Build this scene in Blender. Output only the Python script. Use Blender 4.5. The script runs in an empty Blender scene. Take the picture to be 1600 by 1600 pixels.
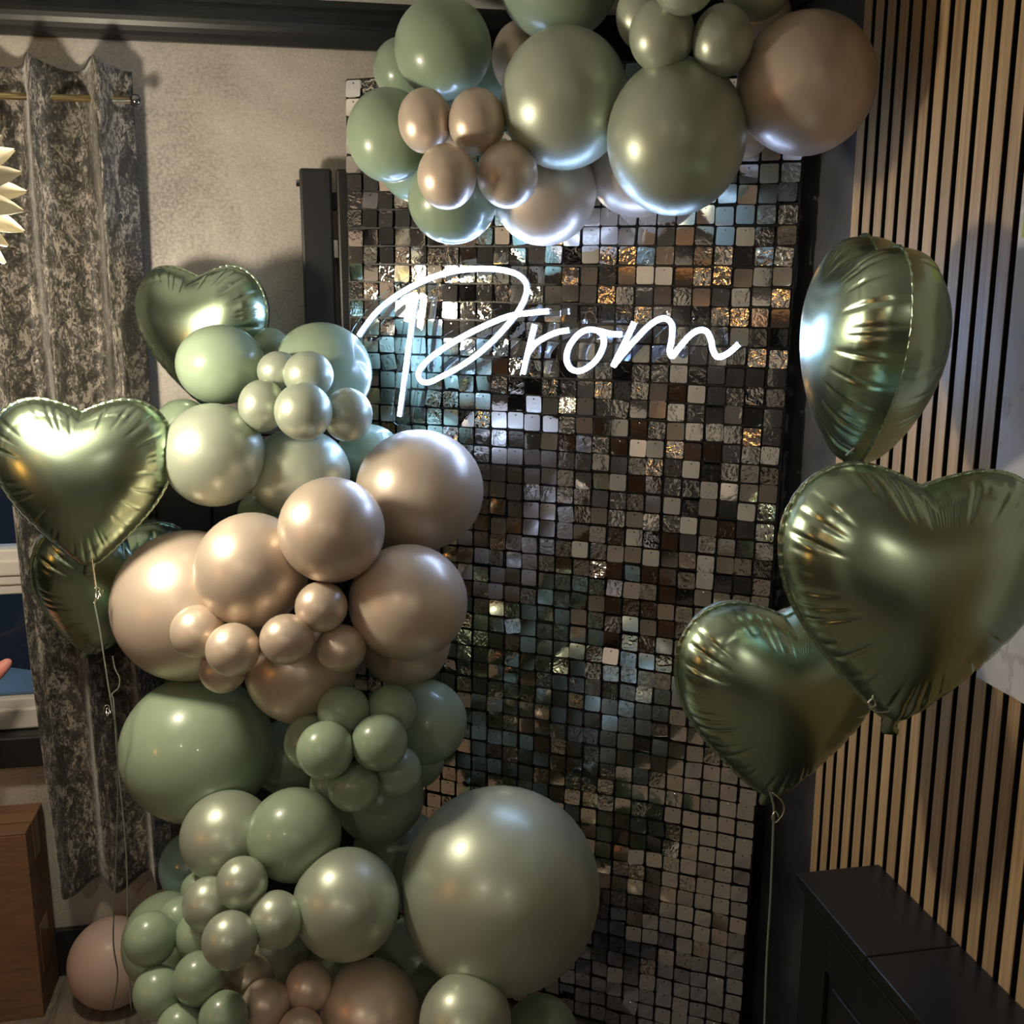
import bpy, bmesh, math, random
import numpy as np
from mathutils import Matrix, Vector

random.seed(11)
rng = np.random.default_rng(5)
S = bpy.context.scene
COL = S.collection

# ------------------------------------------------------------------ camera
FPX = 1600.0
PITCH = math.radians(11.5)
YAW = math.radians(10.6)
HCAM = 1.75
cam_d = bpy.data.cameras.new('camera')
cam_d.sensor_width = 36.0
cam_d.lens = 36.0 * FPX / 1600.0
cam_d.clip_start = 0.02
cam = bpy.data.objects.new('camera', cam_d)
COL.objects.link(cam)
cam.location = (0, 0, HCAM)
cam.rotation_euler = (math.pi / 2 - PITCH, 0, -YAW)
S.camera = cam

# ------------------------------------------------------------------ world and exposure
W = bpy.data.worlds.new('dusk'); S.world = W
W.use_nodes = True
bg = W.node_tree.nodes['Background']
bg.inputs[0].default_value = (0.20, 0.33, 0.50, 1)
bg.inputs[1].default_value = 0.5
S.view_settings.view_transform = 'Standard'
S.view_settings.look = 'None'
S.view_settings.gamma = 1.0
S.view_settings.exposure = 0.95
S.view_settings.use_curve_mapping = False
LAMP_L = 92.0        # radiance of the pendant globe
FILL_L = 300.0        # radiance of the added ceiling fill lights
NEON_L = 36.0        # radiance of the neon tube
ORANGE_L = 9.0      # radiance of the small table lamp

# ------------------------------------------------------------------ photo pixel -> ray
Fh = np.array([math.sin(YAW), math.cos(YAW), 0.0]); Rr = np.array([math.cos(YAW), -math.sin(YAW), 0.0]); Up = np.array([0, 0, 1.0])
FW = Fh * math.cos(PITCH) - Up * math.sin(PITCH); CU = Fh * math.sin(PITCH) + Up * math.cos(PITCH)
C0 = np.array([0, 0, HCAM])
def ray(u, v): return FW + Rr * (u - 800) / FPX - CU * (v - 800) / FPX
def atz(u, v, z): return C0 + ray(u, v) * z
def on_floor(u, v, h=0.0):
    d = ray(u, v); return C0 + d * (h - HCAM) / d[2]
def on_y(u, v, y):
    d = ray(u, v); return C0 + d * y / d[1]
def on_x(u, v, x):
    d = ray(u, v); return C0 + d * x / d[0]
def proj(p):
    q = np.asarray(p) - C0; z = q @ FW
    return 800 + FPX * (q @ Rr) / z, 800 - FPX * (q @ CU) / z, z

# ------------------------------------------------------------------ materials
def newmat(name):
    m = bpy.data.materials.new(name); m.use_nodes = True
    nt = m.node_tree
    return m, nt, nt.nodes['Principled BSDF']
def N(nt, t, **kw):
    n = nt.nodes.new(t)
    for k, v in kw.items():
        if k in n.inputs: n.inputs[k].default_value = v
        else: setattr(n, k, v)
    return n
def L(nt, a, b): nt.links.new(a, b)
def c4(c): return (c[0], c[1], c[2], 1.0)
def ramp(nt, fac, stops):
    r = N(nt, 'ShaderNodeValToRGB'); e = r.color_ramp.elements
    while len(e) > len(stops): e.remove(e[-1])
    while len(e) < len(stops): e.new(0.5)
    for el, (p, c) in zip(e, stops):
        el.position = p; el.color = c4(c)
    L(nt, fac, r.inputs[0]); return r
def objmap(nt, scale=(1, 1, 1), kind='Object'):
    tc = N(nt, 'ShaderNodeTexCoord'); mp = N(nt, 'ShaderNodeMapping'); mp.inputs['Scale'].default_value = scale
    L(nt, tc.outputs[kind], mp.inputs[0]); return mp
def bump(nt, b, h, strength, dist=0.01):
    bp = N(nt, 'ShaderNodeBump', Strength=strength, Distance=dist)
    L(nt, h, bp.inputs['Height']); L(nt, bp.outputs[0], b.inputs['Normal']); return bp
def simple(name, col, rough=0.5, metal=0.0, coat=0.0, noise=0.0, nscale=20.0, bmp=0.0, spec=None, stretch=(1, 1, 1)):
    m, nt, b = newmat(name)
    b.inputs['Base Color'].default_value = c4(col); b.inputs['Roughness'].default_value = rough; b.inputs['Metallic'].default_value = metal
    b.inputs['Coat Weight'].default_value = coat; b.inputs['Coat Roughness'].default_value = 0.08
    if spec is not None: b.inputs['Specular IOR Level'].default_value = spec
    if noise or bmp:
        mp = objmap(nt, stretch); nz = N(nt, 'ShaderNodeTexNoise', Scale=nscale, Detail=6.0); L(nt, mp.outputs[0], nz.inputs['Vector'])
        if noise:
            lo = [x * (1 - noise) for x in col]; hi = [min(1, x * (1 + noise)) for x in col]
            r = ramp(nt, nz.outputs[0], [(0.3, lo), (0.7, hi)]); L(nt, r.outputs[0], b.inputs['Base Color'])
        if bmp: bump(nt, b, nz.outputs[0], bmp)
    return m
M = {}
def balloon_mat(name, col, rough, metal, coat, coatrough=0.06):
    m, nt, b = newmat(name)
    oi = N(nt, 'ShaderNodeObjectInfo')
    r = ramp(nt, oi.outputs['Random'], [(0.0, [x * 0.9 for x in col]), (1.0, [min(1, x * 1.08) for x in col])])
    L(nt, r.outputs[0], b.inputs['Base Color'])
    b.inputs['Roughness'].default_value = rough; b.inputs['Metallic'].default_value = metal
    b.inputs['Coat Weight'].default_value = coat; b.inputs['Coat Roughness'].default_value = coatrough
    return m
M['sage'] = balloon_mat('sage_latex', (0.27, 0.365, 0.255), 0.30, 0.0, 0.35, 0.05)
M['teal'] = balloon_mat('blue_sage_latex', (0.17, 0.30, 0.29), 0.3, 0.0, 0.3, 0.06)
M['psage'] = balloon_mat('pearl_sage_latex', (0.45, 0.51, 0.41), 0.38, 0.42, 0.2, 0.15)
M['champ'] = balloon_mat('pearl_champagne_latex', (0.67, 0.565, 0.46), 0.38, 0.40, 0.2, 0.15)
M['blush'] = balloon_mat('matte_blush_latex', (0.46, 0.35, 0.29), 0.5, 0.0, 0.1, 0.2)
def foil():
    m, nt, b = newmat('green_satin_foil')
    b.inputs['Base Color'].default_value = (0.43, 0.55, 0.40, 1); b.inputs['Metallic'].default_value = 1.0; b.inputs['Roughness'].default_value = 0.27
    return m
M['foil'] = foil()
def plaster():
    m, nt, b = newmat('metallic_grey_plaster')
    mp = objmap(nt, (1, 1, 1)); n1 = N(nt, 'ShaderNodeTexNoise', Scale=3.2, Detail=9.0, Roughness=0.65, Distortion=0.7); L(nt, mp.outputs[0], n1.inputs[0])
    mp2 = objmap(nt, (38, 38, 46)); n2 = N(nt, 'ShaderNodeTexNoise', Scale=3.0, Detail=8.0, Roughness=0.75); L(nt, mp2.outputs[0], n2.inputs[0])
    mx = N(nt, 'ShaderNodeMix'); mx.data_type = 'FLOAT'; mx.inputs[0].default_value = 0.5
    L(nt, n1.outputs[0], mx.inputs[2]); L(nt, n2.outputs[0], mx.inputs[3])
    r = ramp(nt, mx.outputs[0], [(0.33, (0.17, 0.155, 0.14)), (0.47, (0.43, 0.40, 0.355)), (0.62, (0.60, 0.565, 0.50))])
    L(nt, r.outputs[0], b.inputs['Base Color']); b.inputs['Roughness'].default_value = 0.52; b.inputs['Metallic'].default_value = 0.15
    bump(nt, b, n2.outputs[0], 0.35, 0.004); return m
M['plaster'] = plaster()
M['dark_plaster'] = simple('charcoal_plaster', (0.085, 0.086, 0.09), 0.6, noise=0.45, nscale=7, bmp=0.15)
M['black_paint'] = simple('black_satin_paint', (0.013, 0.014, 0.015), 0.38, noise=0.1, nscale=30)
M['cab_paint'] = simple('black_cabinet_paint', (0.014, 0.014, 0.013), 0.33, noise=0.1, nscale=9)
M['rad'] = simple('anthracite_radiator_enamel', (0.012, 0.012, 0.0125), 0.45)
M['ceil'] = simple('grey_ceiling_paint', (0.55, 0.54, 0.51), 0.8, noise=0.06, nscale=12)
M['black'] = simple('black_plastic', (0.008, 0.008, 0.009), 0.4)
M['felt'] = simple('black_felt', (0.004, 0.004, 0.004), 0.95)
M['upvc'] = simple('grey_white_window_plastic', (0.58, 0.56, 0.52), 0.35)
M['white'] = simple('white_gloss_paint', (0.7, 0.68, 0.63), 0.4)
M['brass'] = simple('brushed_brass', (0.62, 0.50, 0.27), 0.28, 1.0)
M['steel'] = simple('dark_chrome', (0.25, 0.25, 0.26), 0.15, 1.0)
M['silver'] = simple('silver_ribbon_foil', (0.62, 0.62, 0.56), 0.22, 1.0)
M['gribbon'] = simple('grey_green_ribbon', (0.22, 0.25, 0.22), 0.35, 0.3)
M['card'] = simple('brown_cardboard', (0.17, 0.092, 0.048), 0.7, noise=0.18, nscale=14, stretch=(1, 1, 6))
M['tape'] = simple('clear_brown_tape', (0.22, 0.12, 0.06), 0.25)
M['skin'] = simple('pink_skin', (0.70, 0.27, 0.23), 0.5, noise=0.08, nscale=60)
M['sleeve'] = simple('navy_knit', (0.02, 0.025, 0.05), 0.8, noise=0.2, nscale=200)
M['sofa'] = simple('charcoal_sofa_fabric', (0.03, 0.03, 0.033), 0.9, noise=0.2, nscale=90)
M['walnut'] = simple('dark_walnut', (0.07, 0.038, 0.02), 0.4, noise=0.3, nscale=5, stretch=(1, 12, 12))
M['screen'] = simple('black_screen_glass', (0.004, 0.004, 0.005), 0.08)
def oak():
    m, nt, b = newmat('light_oak_veneer')
    oi = N(nt, 'ShaderNodeObjectInfo'); tc = N(nt, 'ShaderNodeTexCoord'); ad = N(nt, 'ShaderNodeVectorMath', operation='ADD')
    L(nt, tc.outputs['Object'], ad.inputs[0]); L(nt, oi.outputs['Location'], ad.inputs[1])
    mp = N(nt, 'ShaderNodeMapping'); mp.inputs['Scale'].default_value = (90, 90, 2.2); L(nt, ad.outputs[0], mp.inputs[0])
    nz = N(nt, 'ShaderNodeTexNoise', Scale=1.6, Detail=7.0, Roughness=0.6, Distortion=0.3); L(nt, mp.outputs[0], nz.inputs[0])
    r = ramp(nt, nz.outputs[0], [(0.28, (0.31, 0.205, 0.105)), (0.52, (0.48, 0.335, 0.175)), (0.75, (0.57, 0.41, 0.225))])
    hv = N(nt, 'ShaderNodeHueSaturation'); L(nt, r.outputs[0], hv.inputs['Color'])
    mr = N(nt, 'ShaderNodeMapRange'); mr.inputs[3].default_value = 0.82; mr.inputs[4].default_value = 1.12
    L(nt, oi.outputs['Random'], mr.inputs[0]); L(nt, mr.outputs[0], hv.inputs['Value'])
    L(nt, hv.outputs[0], b.inputs['Base Color']); b.inputs['Roughness'].default_value = 0.5
    bump(nt, b, nz.outputs[0], 0.15, 0.002); return m
M['oak'] = oak()
def plank():
    m, nt, b = newmat('grey_brown_laminate')
    oi = N(nt, 'ShaderNodeObjectInfo'); tc = N(nt, 'ShaderNodeTexCoord'); ad = N(nt, 'ShaderNodeVectorMath', operation='ADD')
    L(nt, tc.outputs['Object'], ad.inputs[0]); L(nt, oi.outputs['Location'], ad.inputs[1])
    mp = N(nt, 'ShaderNodeMapping'); mp.inputs['Scale'].default_value = (22, 2.0, 1); L(nt, ad.outputs[0], mp.inputs[0])
    nz = N(nt, 'ShaderNodeTexNoise', Scale=2.0, Detail=8.0, Distortion=0.6); L(nt, mp.outputs[0], nz.inputs[0])
    r = ramp(nt, nz.outputs[0], [(0.3, (0.10, 0.085, 0.068)), (0.55, (0.19, 0.165, 0.135)), (0.75, (0.27, 0.24, 0.20))])
    L(nt, r.outputs[0], b.inputs['Base Color']); b.inputs['Roughness'].default_value = 0.45; return m
M['plank'] = plank()
def velvet():
    m, nt, b = newmat('crushed_grey_velvet')
    mp = objmap(nt, (1, 0.8, 1), 'UV'); n1 = N(nt, 'ShaderNodeTexNoise', Scale=15.0, Detail=5.0, Roughness=0.62, Distortion=1.6); L(nt, mp.outputs[0], n1.inputs[0])
    mp2 = objmap(nt, (1.1, 0.75, 1), 'UV'); n2 = N(nt, 'ShaderNodeTexNoise', Scale=75.0, Detail=3.0, Roughness=0.6, Distortion=1.8); L(nt, mp2.outputs[0], n2.inputs[0])
    mx = N(nt, 'ShaderNodeMix'); mx.data_type = 'FLOAT'; mx.inputs[0].default_value = 0.5
    L(nt, n1.outputs[0], mx.inputs[2]); L(nt, n2.outputs[0], mx.inputs[3])
    r = ramp(nt, mx.outputs[0], [(0.44, (0.030, 0.028, 0.025)), (0.52, (0.10, 0.092, 0.08)), (0.56, (0.29, 0.265, 0.23)), (0.68, (0.40, 0.365, 0.31))])
    L(nt, r.outputs[0], b.inputs['Base Color']); b.inputs['Roughness'].default_value = 0.55
    b.inputs['Sheen Weight'].default_value = 0.35; b.inputs['Sheen Roughness'].default_value = 0.35
    bump(nt, b, mx.outputs[0], 0.4, 0.006); return m
M['velvet'] = velvet()
def mirror():
    m, nt, b = newmat('silver_mirror_tile')
    b.inputs['Base Color'].default_value = (0.80, 0.79, 0.77, 1); b.inputs['Metallic'].default_value = 1.0; b.inputs['Roughness'].default_value = 0.045
    g = N(nt, 'ShaderNodeNewGeometry'); oi = N(nt, 'ShaderNodeObjectInfo')
    a = N(nt, 'ShaderNodeMath', operation='ADD'); L(nt, g.outputs['Random Per Island'], a.inputs[0]); L(nt, oi.outputs['Random'], a.inputs[1])
    fr = N(nt, 'ShaderNodeMath', operation='FRACT'); L(nt, a.outputs[0], fr.inputs[0])
    mr = N(nt, 'ShaderNodeMapRange'); mr.inputs[1].default_value = 0.45; mr.inputs[2].default_value = 1.0; mr.inputs[3].default_value = 0.015; mr.inputs[4].default_value = 0.30
    L(nt, fr.outputs[0], mr.inputs[0])
    n = N(nt, 'ShaderNodeTexNoise', Scale=60.0, Detail=2.0, Distortion=1.2); L(nt, g.outputs['Position'], n.inputs[0])
    bp = N(nt, 'ShaderNodeBump', Distance=0.004); L(nt, mr.outputs[0], bp.inputs['Strength']); L(nt, n.outputs[0], bp.inputs['Height'])
    L(nt, bp.outputs[0], b.inputs['Normal']); return m
M['mirror'] = mirror()
def emit(name, col, s, base=(0.8, 0.8, 0.8)):
    m, nt, b = newmat(name)
    b.inputs['Base Color'].default_value = c4(base)
    b.inputs['Emission Color'].default_value = c4(col); b.inputs['Emission Strength'].default_value = s
    return m
M['neon'] = emit('cool_white_neon_silicone', (0.40, 0.58, 1.0), NEON_L)
M['globe'] = emit('lit_opal_globe', (1.0, 0.865, 0.655), LAMP_L)
M['fill'] = emit('added_fill_lens', (1.0, 0.88, 0.71), FILL_L)
M['orange'] = emit('lit_orange_shade', (1.0, 0.42, 0.09), ORANGE_L, (0.6, 0.3, 0.1))
def clear(name, tint, rough=0.0, fac=0.08):
    m, nt, b = newmat(name)
    nt.nodes.remove(b); out = nt.nodes['Material Output']
    tr = N(nt, 'ShaderNodeBsdfTransparent'); tr.inputs[0].default_value = c4(tint)
    gl = N(nt, 'ShaderNodeBsdfGlossy'); gl.inputs['Roughness'].default_value = rough
    fz = N(nt, 'ShaderNodeFresnel'); fz.inputs[0].default_value = 1.45
    mx = N(nt, 'ShaderNodeMixShader'); L(nt, fz.outputs[0], mx.inputs[0]); L(nt, tr.outputs[0], mx.inputs[1]); L(nt, gl.outputs[0], mx.inputs[2])
    L(nt, mx.outputs[0], out.inputs[0]); return m
M['channel'] = simple('white_silicone', (0.75, 0.78, 0.82), 0.4)
M['acrylic'] = clear('clear_acrylic', (0.95, 0.97, 0.98))
M['glass'] = clear('window_glass', (0.9, 0.94, 0.96))
def petal():
    m, nt, b = newmat('cream_petal')
    b.inputs['Base Color'].default_value = (0.86, 0.80, 0.62, 1); b.inputs['Roughness'].default_value = 0.6
    return m
M['petal'] = petal()
def art():
    m, nt, b = newmat('pale_marbled_print')
    mp = objmap(nt, (1, 1, 1)); n = N(nt, 'ShaderNodeTexNoise', Scale=3.0, Detail=6.0, Distortion=2.2); L(nt, mp.outputs[0], n.inputs[0])
    r = ramp(nt, n.outputs[0], [(0.30, (0.46, 0.45, 0.47)), (0.47, (0.60, 0.58, 0.57)), (0.50, (0.44, 0.42, 0.41)), (0.53, (0.62, 0.60, 0.58)), (0.75, (0.56, 0.55, 0.58))])
    L(nt, r.outputs[0], b.inputs['Base Color']); b.inputs['Roughness'].default_value = 0.4; return m
M['art'] = art()
M['artgreen'] = simple('lime_paint', (0.42, 0.50, 0.06), 0.5)

# ------------------------------------------------------------------ mesh helpers
class MB:
    def __init__(s): s.v = []; s.f = []; s.mi = []
    def add(s, vs, fs, m=0):
        o = len(s.v); s.v += [tuple(map(float, p)) for p in vs]; s.f += [tuple(i + o for i in f) for f in fs]; s.mi += [m] * len(fs); return s
    def box(s, a, b, m=0):
        (x0, y0, z0), (x1, y1, z1) = a, b
        x0, x1 = sorted((x0, x1)); y0, y1 = sorted((y0, y1)); z0, z1 = sorted((z0, z1))
        return s.add([(x0, y0, z0), (x1, y0, z0), (x1, y1, z0), (x0, y1, z0), (x0, y0, z1), (x1, y0, z1), (x1, y1, z1), (x0, y1, z1)],
                     [(0, 3, 2, 1), (4, 5, 6, 7), (0, 1, 5, 4), (1, 2, 6, 5), (2, 3, 7, 6), (3, 0, 4, 7)], m)
    def tube(s, pts, r, n=8, m=0, closed=False):
        P = [np.array(p, float) for p in pts]; k = len(P); rr = r if hasattr(r, '__len__') else [r] * k
        ref = None; vs = []
        for i in range(k):
            t = P[(i + 1) % k] - P[i - 1] if closed else P[min(i + 1, k - 1)] - P[max(i - 1, 0)]
            t = t / (np.linalg.norm(t) + 1e-12)
            if ref is None:
                ref = np.cross(t, [0, 0, 1.0]) if abs(t[2]) < 0.9 else np.cross(t, [1.0, 0, 0])
            ref = ref - t * (ref @ t); ref /= np.linalg.norm(ref) + 1e-12; b2 = np.cross(t, ref)
            for j in range(n):
                a = 2 * math.pi * j / n; vs.append(P[i] + rr[i] * (ref * math.cos(a) + b2 * math.sin(a)))
        fs = []
        for i in range(k if closed else k - 1):
            for j in range(n):
                i2 = (i + 1) % k
                fs.append((i * n + j, i * n + (j + 1) % n, i2 * n + (j + 1) % n, i2 * n + j))
        if not closed: fs += [tuple(range(n))[::-1], tuple(range((k - 1) * n, k * n))]
        return s.add(vs, fs, m)
    def lathe(s, prof, n=24, m=0, c=(0, 0, 0)):
        vs = []; k = len(prof)
        for r, z in prof:
            for j in range(n):
                a = 2 * math.pi * j / n; vs.append((c[0] + r * math.cos(a), c[1] + r * math.sin(a), c[2] + z))
        fs = [(i * n + j, i * n + (j + 1) % n, (i + 1) * n + (j + 1) % n, (i + 1) * n + j) for i in range(k - 1) for j in range(n)]
        fs += [tuple(range(n))[::-1], tuple(range((k - 1) * n, k * n))]
        return s.add(vs, fs, m)
    def mesh(s, name, mats, smooth=False):
        me = bpy.data.meshes.new(name); me.from_pydata(s.v, [], s.f); me.update()
        for m in (mats if isinstance(mats, (list, tuple)) else [mats]): me.materials.append(M[m] if isinstance(m, str) else m)
        if any(s.mi): me.polygons.foreach_set('material_index', s.mi)
        if smooth: me.polygons.foreach_set('use_smooth', [True] * len(me.polygons))
        return me
    def build(s, name, mats, parent=None, smooth=False, bevel=0.0):
        o = bpy.data.objects.new(name, s.mesh(name, mats, smooth)); COL.objects.link(o)
        if parent is not None: o.parent = parent; 
        if bevel:
            b = o.modifiers.new('bevel', 'BEVEL'); b.width = bevel; b.segments = 2; b.limit_method = 'ANGLE'
        return o
def tag(o, label=None, cat=None, group=None, kind=None):
    if label: o['label'] = label
    if cat: o['category'] = cat
    if group: o['group'] = group
    if kind: o['kind'] = kind
    return o
def empty(name, loc=(0, 0, 0), **kw):
    o = bpy.data.objects.new(name, None); o.empty_display_size = 0.05; COL.objects.link(o); o.location = tuple(map(float, loc)); tag(o, **kw); return o
def smooth_pts(P, n=8, closed=False):
    P = [np.array(p, float) for p in P]; out = []; k = len(P)
    rngk = k if closed else k - 1
    for i in range(rngk):
        g = (lambda j: P[j % k]) if closed else (lambda j: P[min(max(j, 0), k - 1)])
        p0, p1, p2, p3 = g(i - 1), g(i), g(i + 1), g(i + 2)
        for q in range(n):
            t = q / n
            out.append(0.5 * (2 * p1 + (p2 - p0) * t + (2 * p0 - 5 * p1 + 4 * p2 - p3) * t * t + (3 * p1 - p0 - 3 * p2 + p3) * t ** 3))
    if not closed: out.append(P[-1])
    return out

# ------------------------------------------------------------------ room shell
YB = 2.614; XR = 0.985; XL = -2.05; YF = -2.6; ZC = 2.42
XS = 0.965                       # front face of the slats
st = lambda o: tag(o, kind='structure')
floor = st(MB().box((XL - .1, YF - .1, -0.12), (XR + .1, YB + .1, -0.012)).build('floor', 'black'))
pl = MB().box((-0.0945, -0.598, -0.012), (0.0945, 0.598, 0)).mesh('plank', 'plank')
k = 0
for i in range(16):
    x = XL + 0.095 + i * 0.19
    y = YF - 0.6 + (i * 0.43) % 1.2
    while y < YB + 0.6:
        y0, y1 = max(y - .598, YF), min(y + .598, YB)
        if y1 - y0 > 0.03:
            o = bpy.data.objects.new('plank', pl); COL.objects.link(o); o.parent = floor
            o.location = (x, (y0 + y1) / 2, 0); o.scale = (1, (y1 - y0) / 1.196, 1)
        y += 1.2
st(MB().box((XL - .1, YF - .1, ZC), (XR + .1, YB + .1, ZC + 0.1)).build('ceiling', 'ceil'))
WX0, WX1, WZ0, WZ1 = -1.80, -0.60, 0.70, 1.98
wb = MB().box((XL - .1, YB, 0), (WX0, YB + .12, ZC)).box((WX0, YB, 0), (WX1, YB + .12, WZ0)).box((WX0, YB, WZ1), (WX1, YB + .12, ZC)).box((WX1, YB, 0), (XR + .1, YB + .12, ZC))
st(wb.build('wall_back', 'plaster'))
wall_right = st(MB().box((XR, YF, 0), (XR + .12, YB, ZC)).build('wall_right', 'dark_plaster'))
st(MB().box((XL - .12, YF, 0), (XL, YB, ZC)).build('wall_left', 'dark_plaster'))
st(MB().box((XL - .1, YF - .12, 0), (XR + .1, YF, ZC)).build('wall_front', 'plaster'))
# oak slats with black felt backing, children of the right wall
tag(MB().box((XR - 0.006, -0.6, 0.0), (XR + 0.001, 1.800, ZC - 0.09)).build('felt_backing', 'felt', wall_right), label='black felt between the oak slats')
slat_me = MB().box((XS, -0.0126, 0.0), (XS + 0.0015, 0.0126, ZC - 0.09), 0).box((XS + 0.0015, -0.0126, 0.0), (XR - 0.005, 0.0126, ZC - 0.09), 1).mesh('slat', ['oak', 'felt'])
for i in range(61):
    o = bpy.data.objects.new('slat', slat_me); COL.objects.link(o); o.parent = wall_right; o.location = (0, 1.719 + 0.0391 * 2 - 0.0195 - i * 0.0391, 0)
# cornices: concave black coving
def coving(name, along, a, b, fixed, sgn):
    prof = [(0.0, 2.336), (0.012, 2.336), (0.014, 2.346)] + [(0.014 + 0.066 * (1 - math.cos(t)), 2.346 + 0.060 * math.sin(t)) for t in np.linspace(0.15, math.pi / 2, 9)] + [(0.088, 2.408), (0.088, ZC), (0.0, ZC)]
    vs = []
    for e in (a, b):
        for d, z in prof: vs.append((e, fixed - d, z) if along == 'x' else (fixed - d, e, z))
    n = len(prof); fs = [(i, (i + 1) % n, n + (i + 1) % n, n + i) for i in range(n)] + [tuple(range(n)), tuple(range(n, 2 * n))]
    return st(MB().add(vs, fs).build(name, 'black_paint'))
coving('trim_1', 'x', XL, XR, YB, 1)
coving('trim_2', 'y', YF, YB - .088, XR, 1)
st(MB().box((XL, YB - 0.018, 0), (WX1 + 1.0, YB, 0.135)).build('baseboard_back', 'black_paint', bevel=0.004))
st(MB().box((XL, YF, 0), (XL + 0.018, YB - .018, 0.135)).build('baseboard_left', 'black_paint', bevel=0.004))
# window behind the curtain
def frame_box(mb, x0, x1, z0, z1, w, y0, y1):
    mb.box((x0, y0, z0), (x1, y1, z0 + w)).box((x0, y0, z1 - w), (x1, y1, z1)).box((x0, y0, z0 + w), (x0 + w, y1, z1 - w)).box((x1 - w, y0, z0 + w), (x1, y1, z1 - w)); return mb
win = tag(empty('window_1', ((WX0 + WX1) / 2, YB, WZ0)), kind='structure')
def wpart(mb, name, mat, **kw):
    o = mb.build(name, mat, None, **kw); o.parent = win; o.matrix_parent_inverse = Matrix.Translation(win.location).inverted(); return o
wpart(frame_box(MB(), WX0, WX1, WZ0, WZ1, 0.055, YB - 0.01, YB + 0.06), 'window_frame', 'upvc', bevel=0.006)
wpart(MB().box((WX0 + .05, YB - 0.012, 1.075), (WX1 - .05, YB + 0.06, 1.165)).box((WX0 + .05, YB - 0.02, 1.10), (WX1 - .05, YB - 0.01, 1.14)), 'transom', 'upvc', bevel=0.005)
wpart(frame_box(MB(), WX0 + .05, WX1 - .05, WZ0 + .05, 1.08, 0.03, YB - 0.004, YB + 0.05), 'sash', 'upvc', bevel=0.004)
wpart(MB().box((WX0 + .07, YB + 0.02, WZ0 + .07), (WX1 - .07, YB + 0.026, 1.08)), 'pane', 'glass')
wpart(MB().box((WX0 + .05, YB + 0.02, 1.16), (WX1 - .05, YB + 0.026, WZ1 - .05)), 'pane', 'glass')
wpart(MB().box((WX0 - .04, YB - 0.055, WZ0 - 0.085), (WX1 + .02, YB + .01, WZ0 - 0.002)), 'window_sill', 'black_paint', bevel=0.006)
# outside the window: a pale yard wall and paving at dusk
st(MB().box((-3.4, YB + 0.15, 0.50), (0.6, YB + 2.6, 0.56)).build('ground_yard', simple('pale_blue_paving', (0.66, 0.70, 0.74), 0.7, noise=0.15, nscale=6)))
gf = empty('garden_fence', (-1.15, YB + 0.95, 0.56), label='dark boarded garden fence standing outside the window', cat='fence')
gf.rotation_euler = (0, 0, math.radians(-28))
gm = simple('dark_blue_fence', (0.02, 0.03, 0.05), 0.8)
board_me = MB().box((-0.072, -0.01, 0), (0.072, 0.01, 0.80)).mesh('board', gm)
for i in range(16):
    o = bpy.data.objects.new('board', board_me); COL.objects.link(o); o.parent = gf; o.location = (-1.2 + i * 0.15, 0, 0)
for zz in (0.2, 0.6): MB().box((-1.27, 0.01, zz), (1.12, 0.04, zz + 0.06)).build('rail', gm, gf)

# ------------------------------------------------------------------ pendant flower lamp (main light of the room)
LP = atz(-128, 288, 1.58)
lamp = empty('flower_pendant_lamp', (LP[0], LP[1], LP[2]), label='cream flower-shaped pendant lamp with rows of pointed petals', cat='lamp')
def petal_mesh(ln, w):
    mb = MB(); nu, nv = 9, 5; vs = []
    for i in range(nu):
        t = i / (nu - 1); ww = w * (math.sin(math.pi * min(1, 0.12 + 0.88 * t) ** 0.8) ** 0.65) * (1 if t < .999 else 0.5)
        ww = max(ww, 0.0015)
        for j in range(nv):
            q = (j / (nv - 1) - 0.5) * 2
            vs.append((ln * t, ww * q, 0.006 * q * q + 0.16 * ln * t * t - 0.03 * ln))
    top = len(vs)
    vs += [(x, y, z - 0.0025) for x, y, z in vs]
    fs = []
    for i in range(nu - 1):
        for j in range(nv - 1):
            a = i * nv + j; fs.append((a, a + nv, a + nv + 1, a + 1)); fs.append((top + a, top + a + 1, top + a + nv + 1, top + a + nv))
    rim = [i * nv for i in range(nu)] + [(nu - 1) * nv + j for j in range(1, nv)] + [i * nv + nv - 1 for i in range(nu - 2, -1, -1)] + [j for j in range(nv - 2, 0, -1)]
    for a, b in zip(rim, rim[1:] + rim[:1]): fs.append((a, b, top + b, top + a))
    return mb.add(vs, fs).mesh('petal', 'petal', True)
pm = [petal_mesh(0.142, 0.025), petal_mesh(0.126, 0.023), petal_mesh(0.10, 0.019)]
tocam = -ray(-108, 285); tocam /= np.linalg.norm(tocam)
ax = tocam * 0.75 + Rr * 0.55 + Up * 0.1; ax /= np.linalg.norm(ax)       # the flower looks towards the room
ex = np.cross(Up, ax); ex /= np.linalg.norm(ex); ey = np.cross(ax, ex)
for li, (cnt, el) in enumerate(((15, 2), (13, 24), (9, 48))):
    for i in range(cnt):
        a = 2 * math.pi * (i + 0.37 * li) / cnt; e = math.radians(el + random.uniform(-5, 5))
        rad = ex * math.cos(a) + ey * math.sin(a); tan = -ex * math.sin(a) + ey * math.cos(a)
        xax = rad * math.cos(e) + ax * math.sin(e); zax = np.cross(xax, tan)
        mt = Matrix(((xax[0], tan[0], zax[0], 0), (xax[1], tan[1], zax[1], 0), (xax[2], tan[2], zax[2], 0), (0, 0, 0, 1)))
        o = bpy.data.objects.new('petal', pm[li]); COL.objects.link(o); o.parent = lamp
        o.matrix_local = Matrix.Translation(tuple(rad * 0.018 + ax * 0.012 * li)) @ mt
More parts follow.
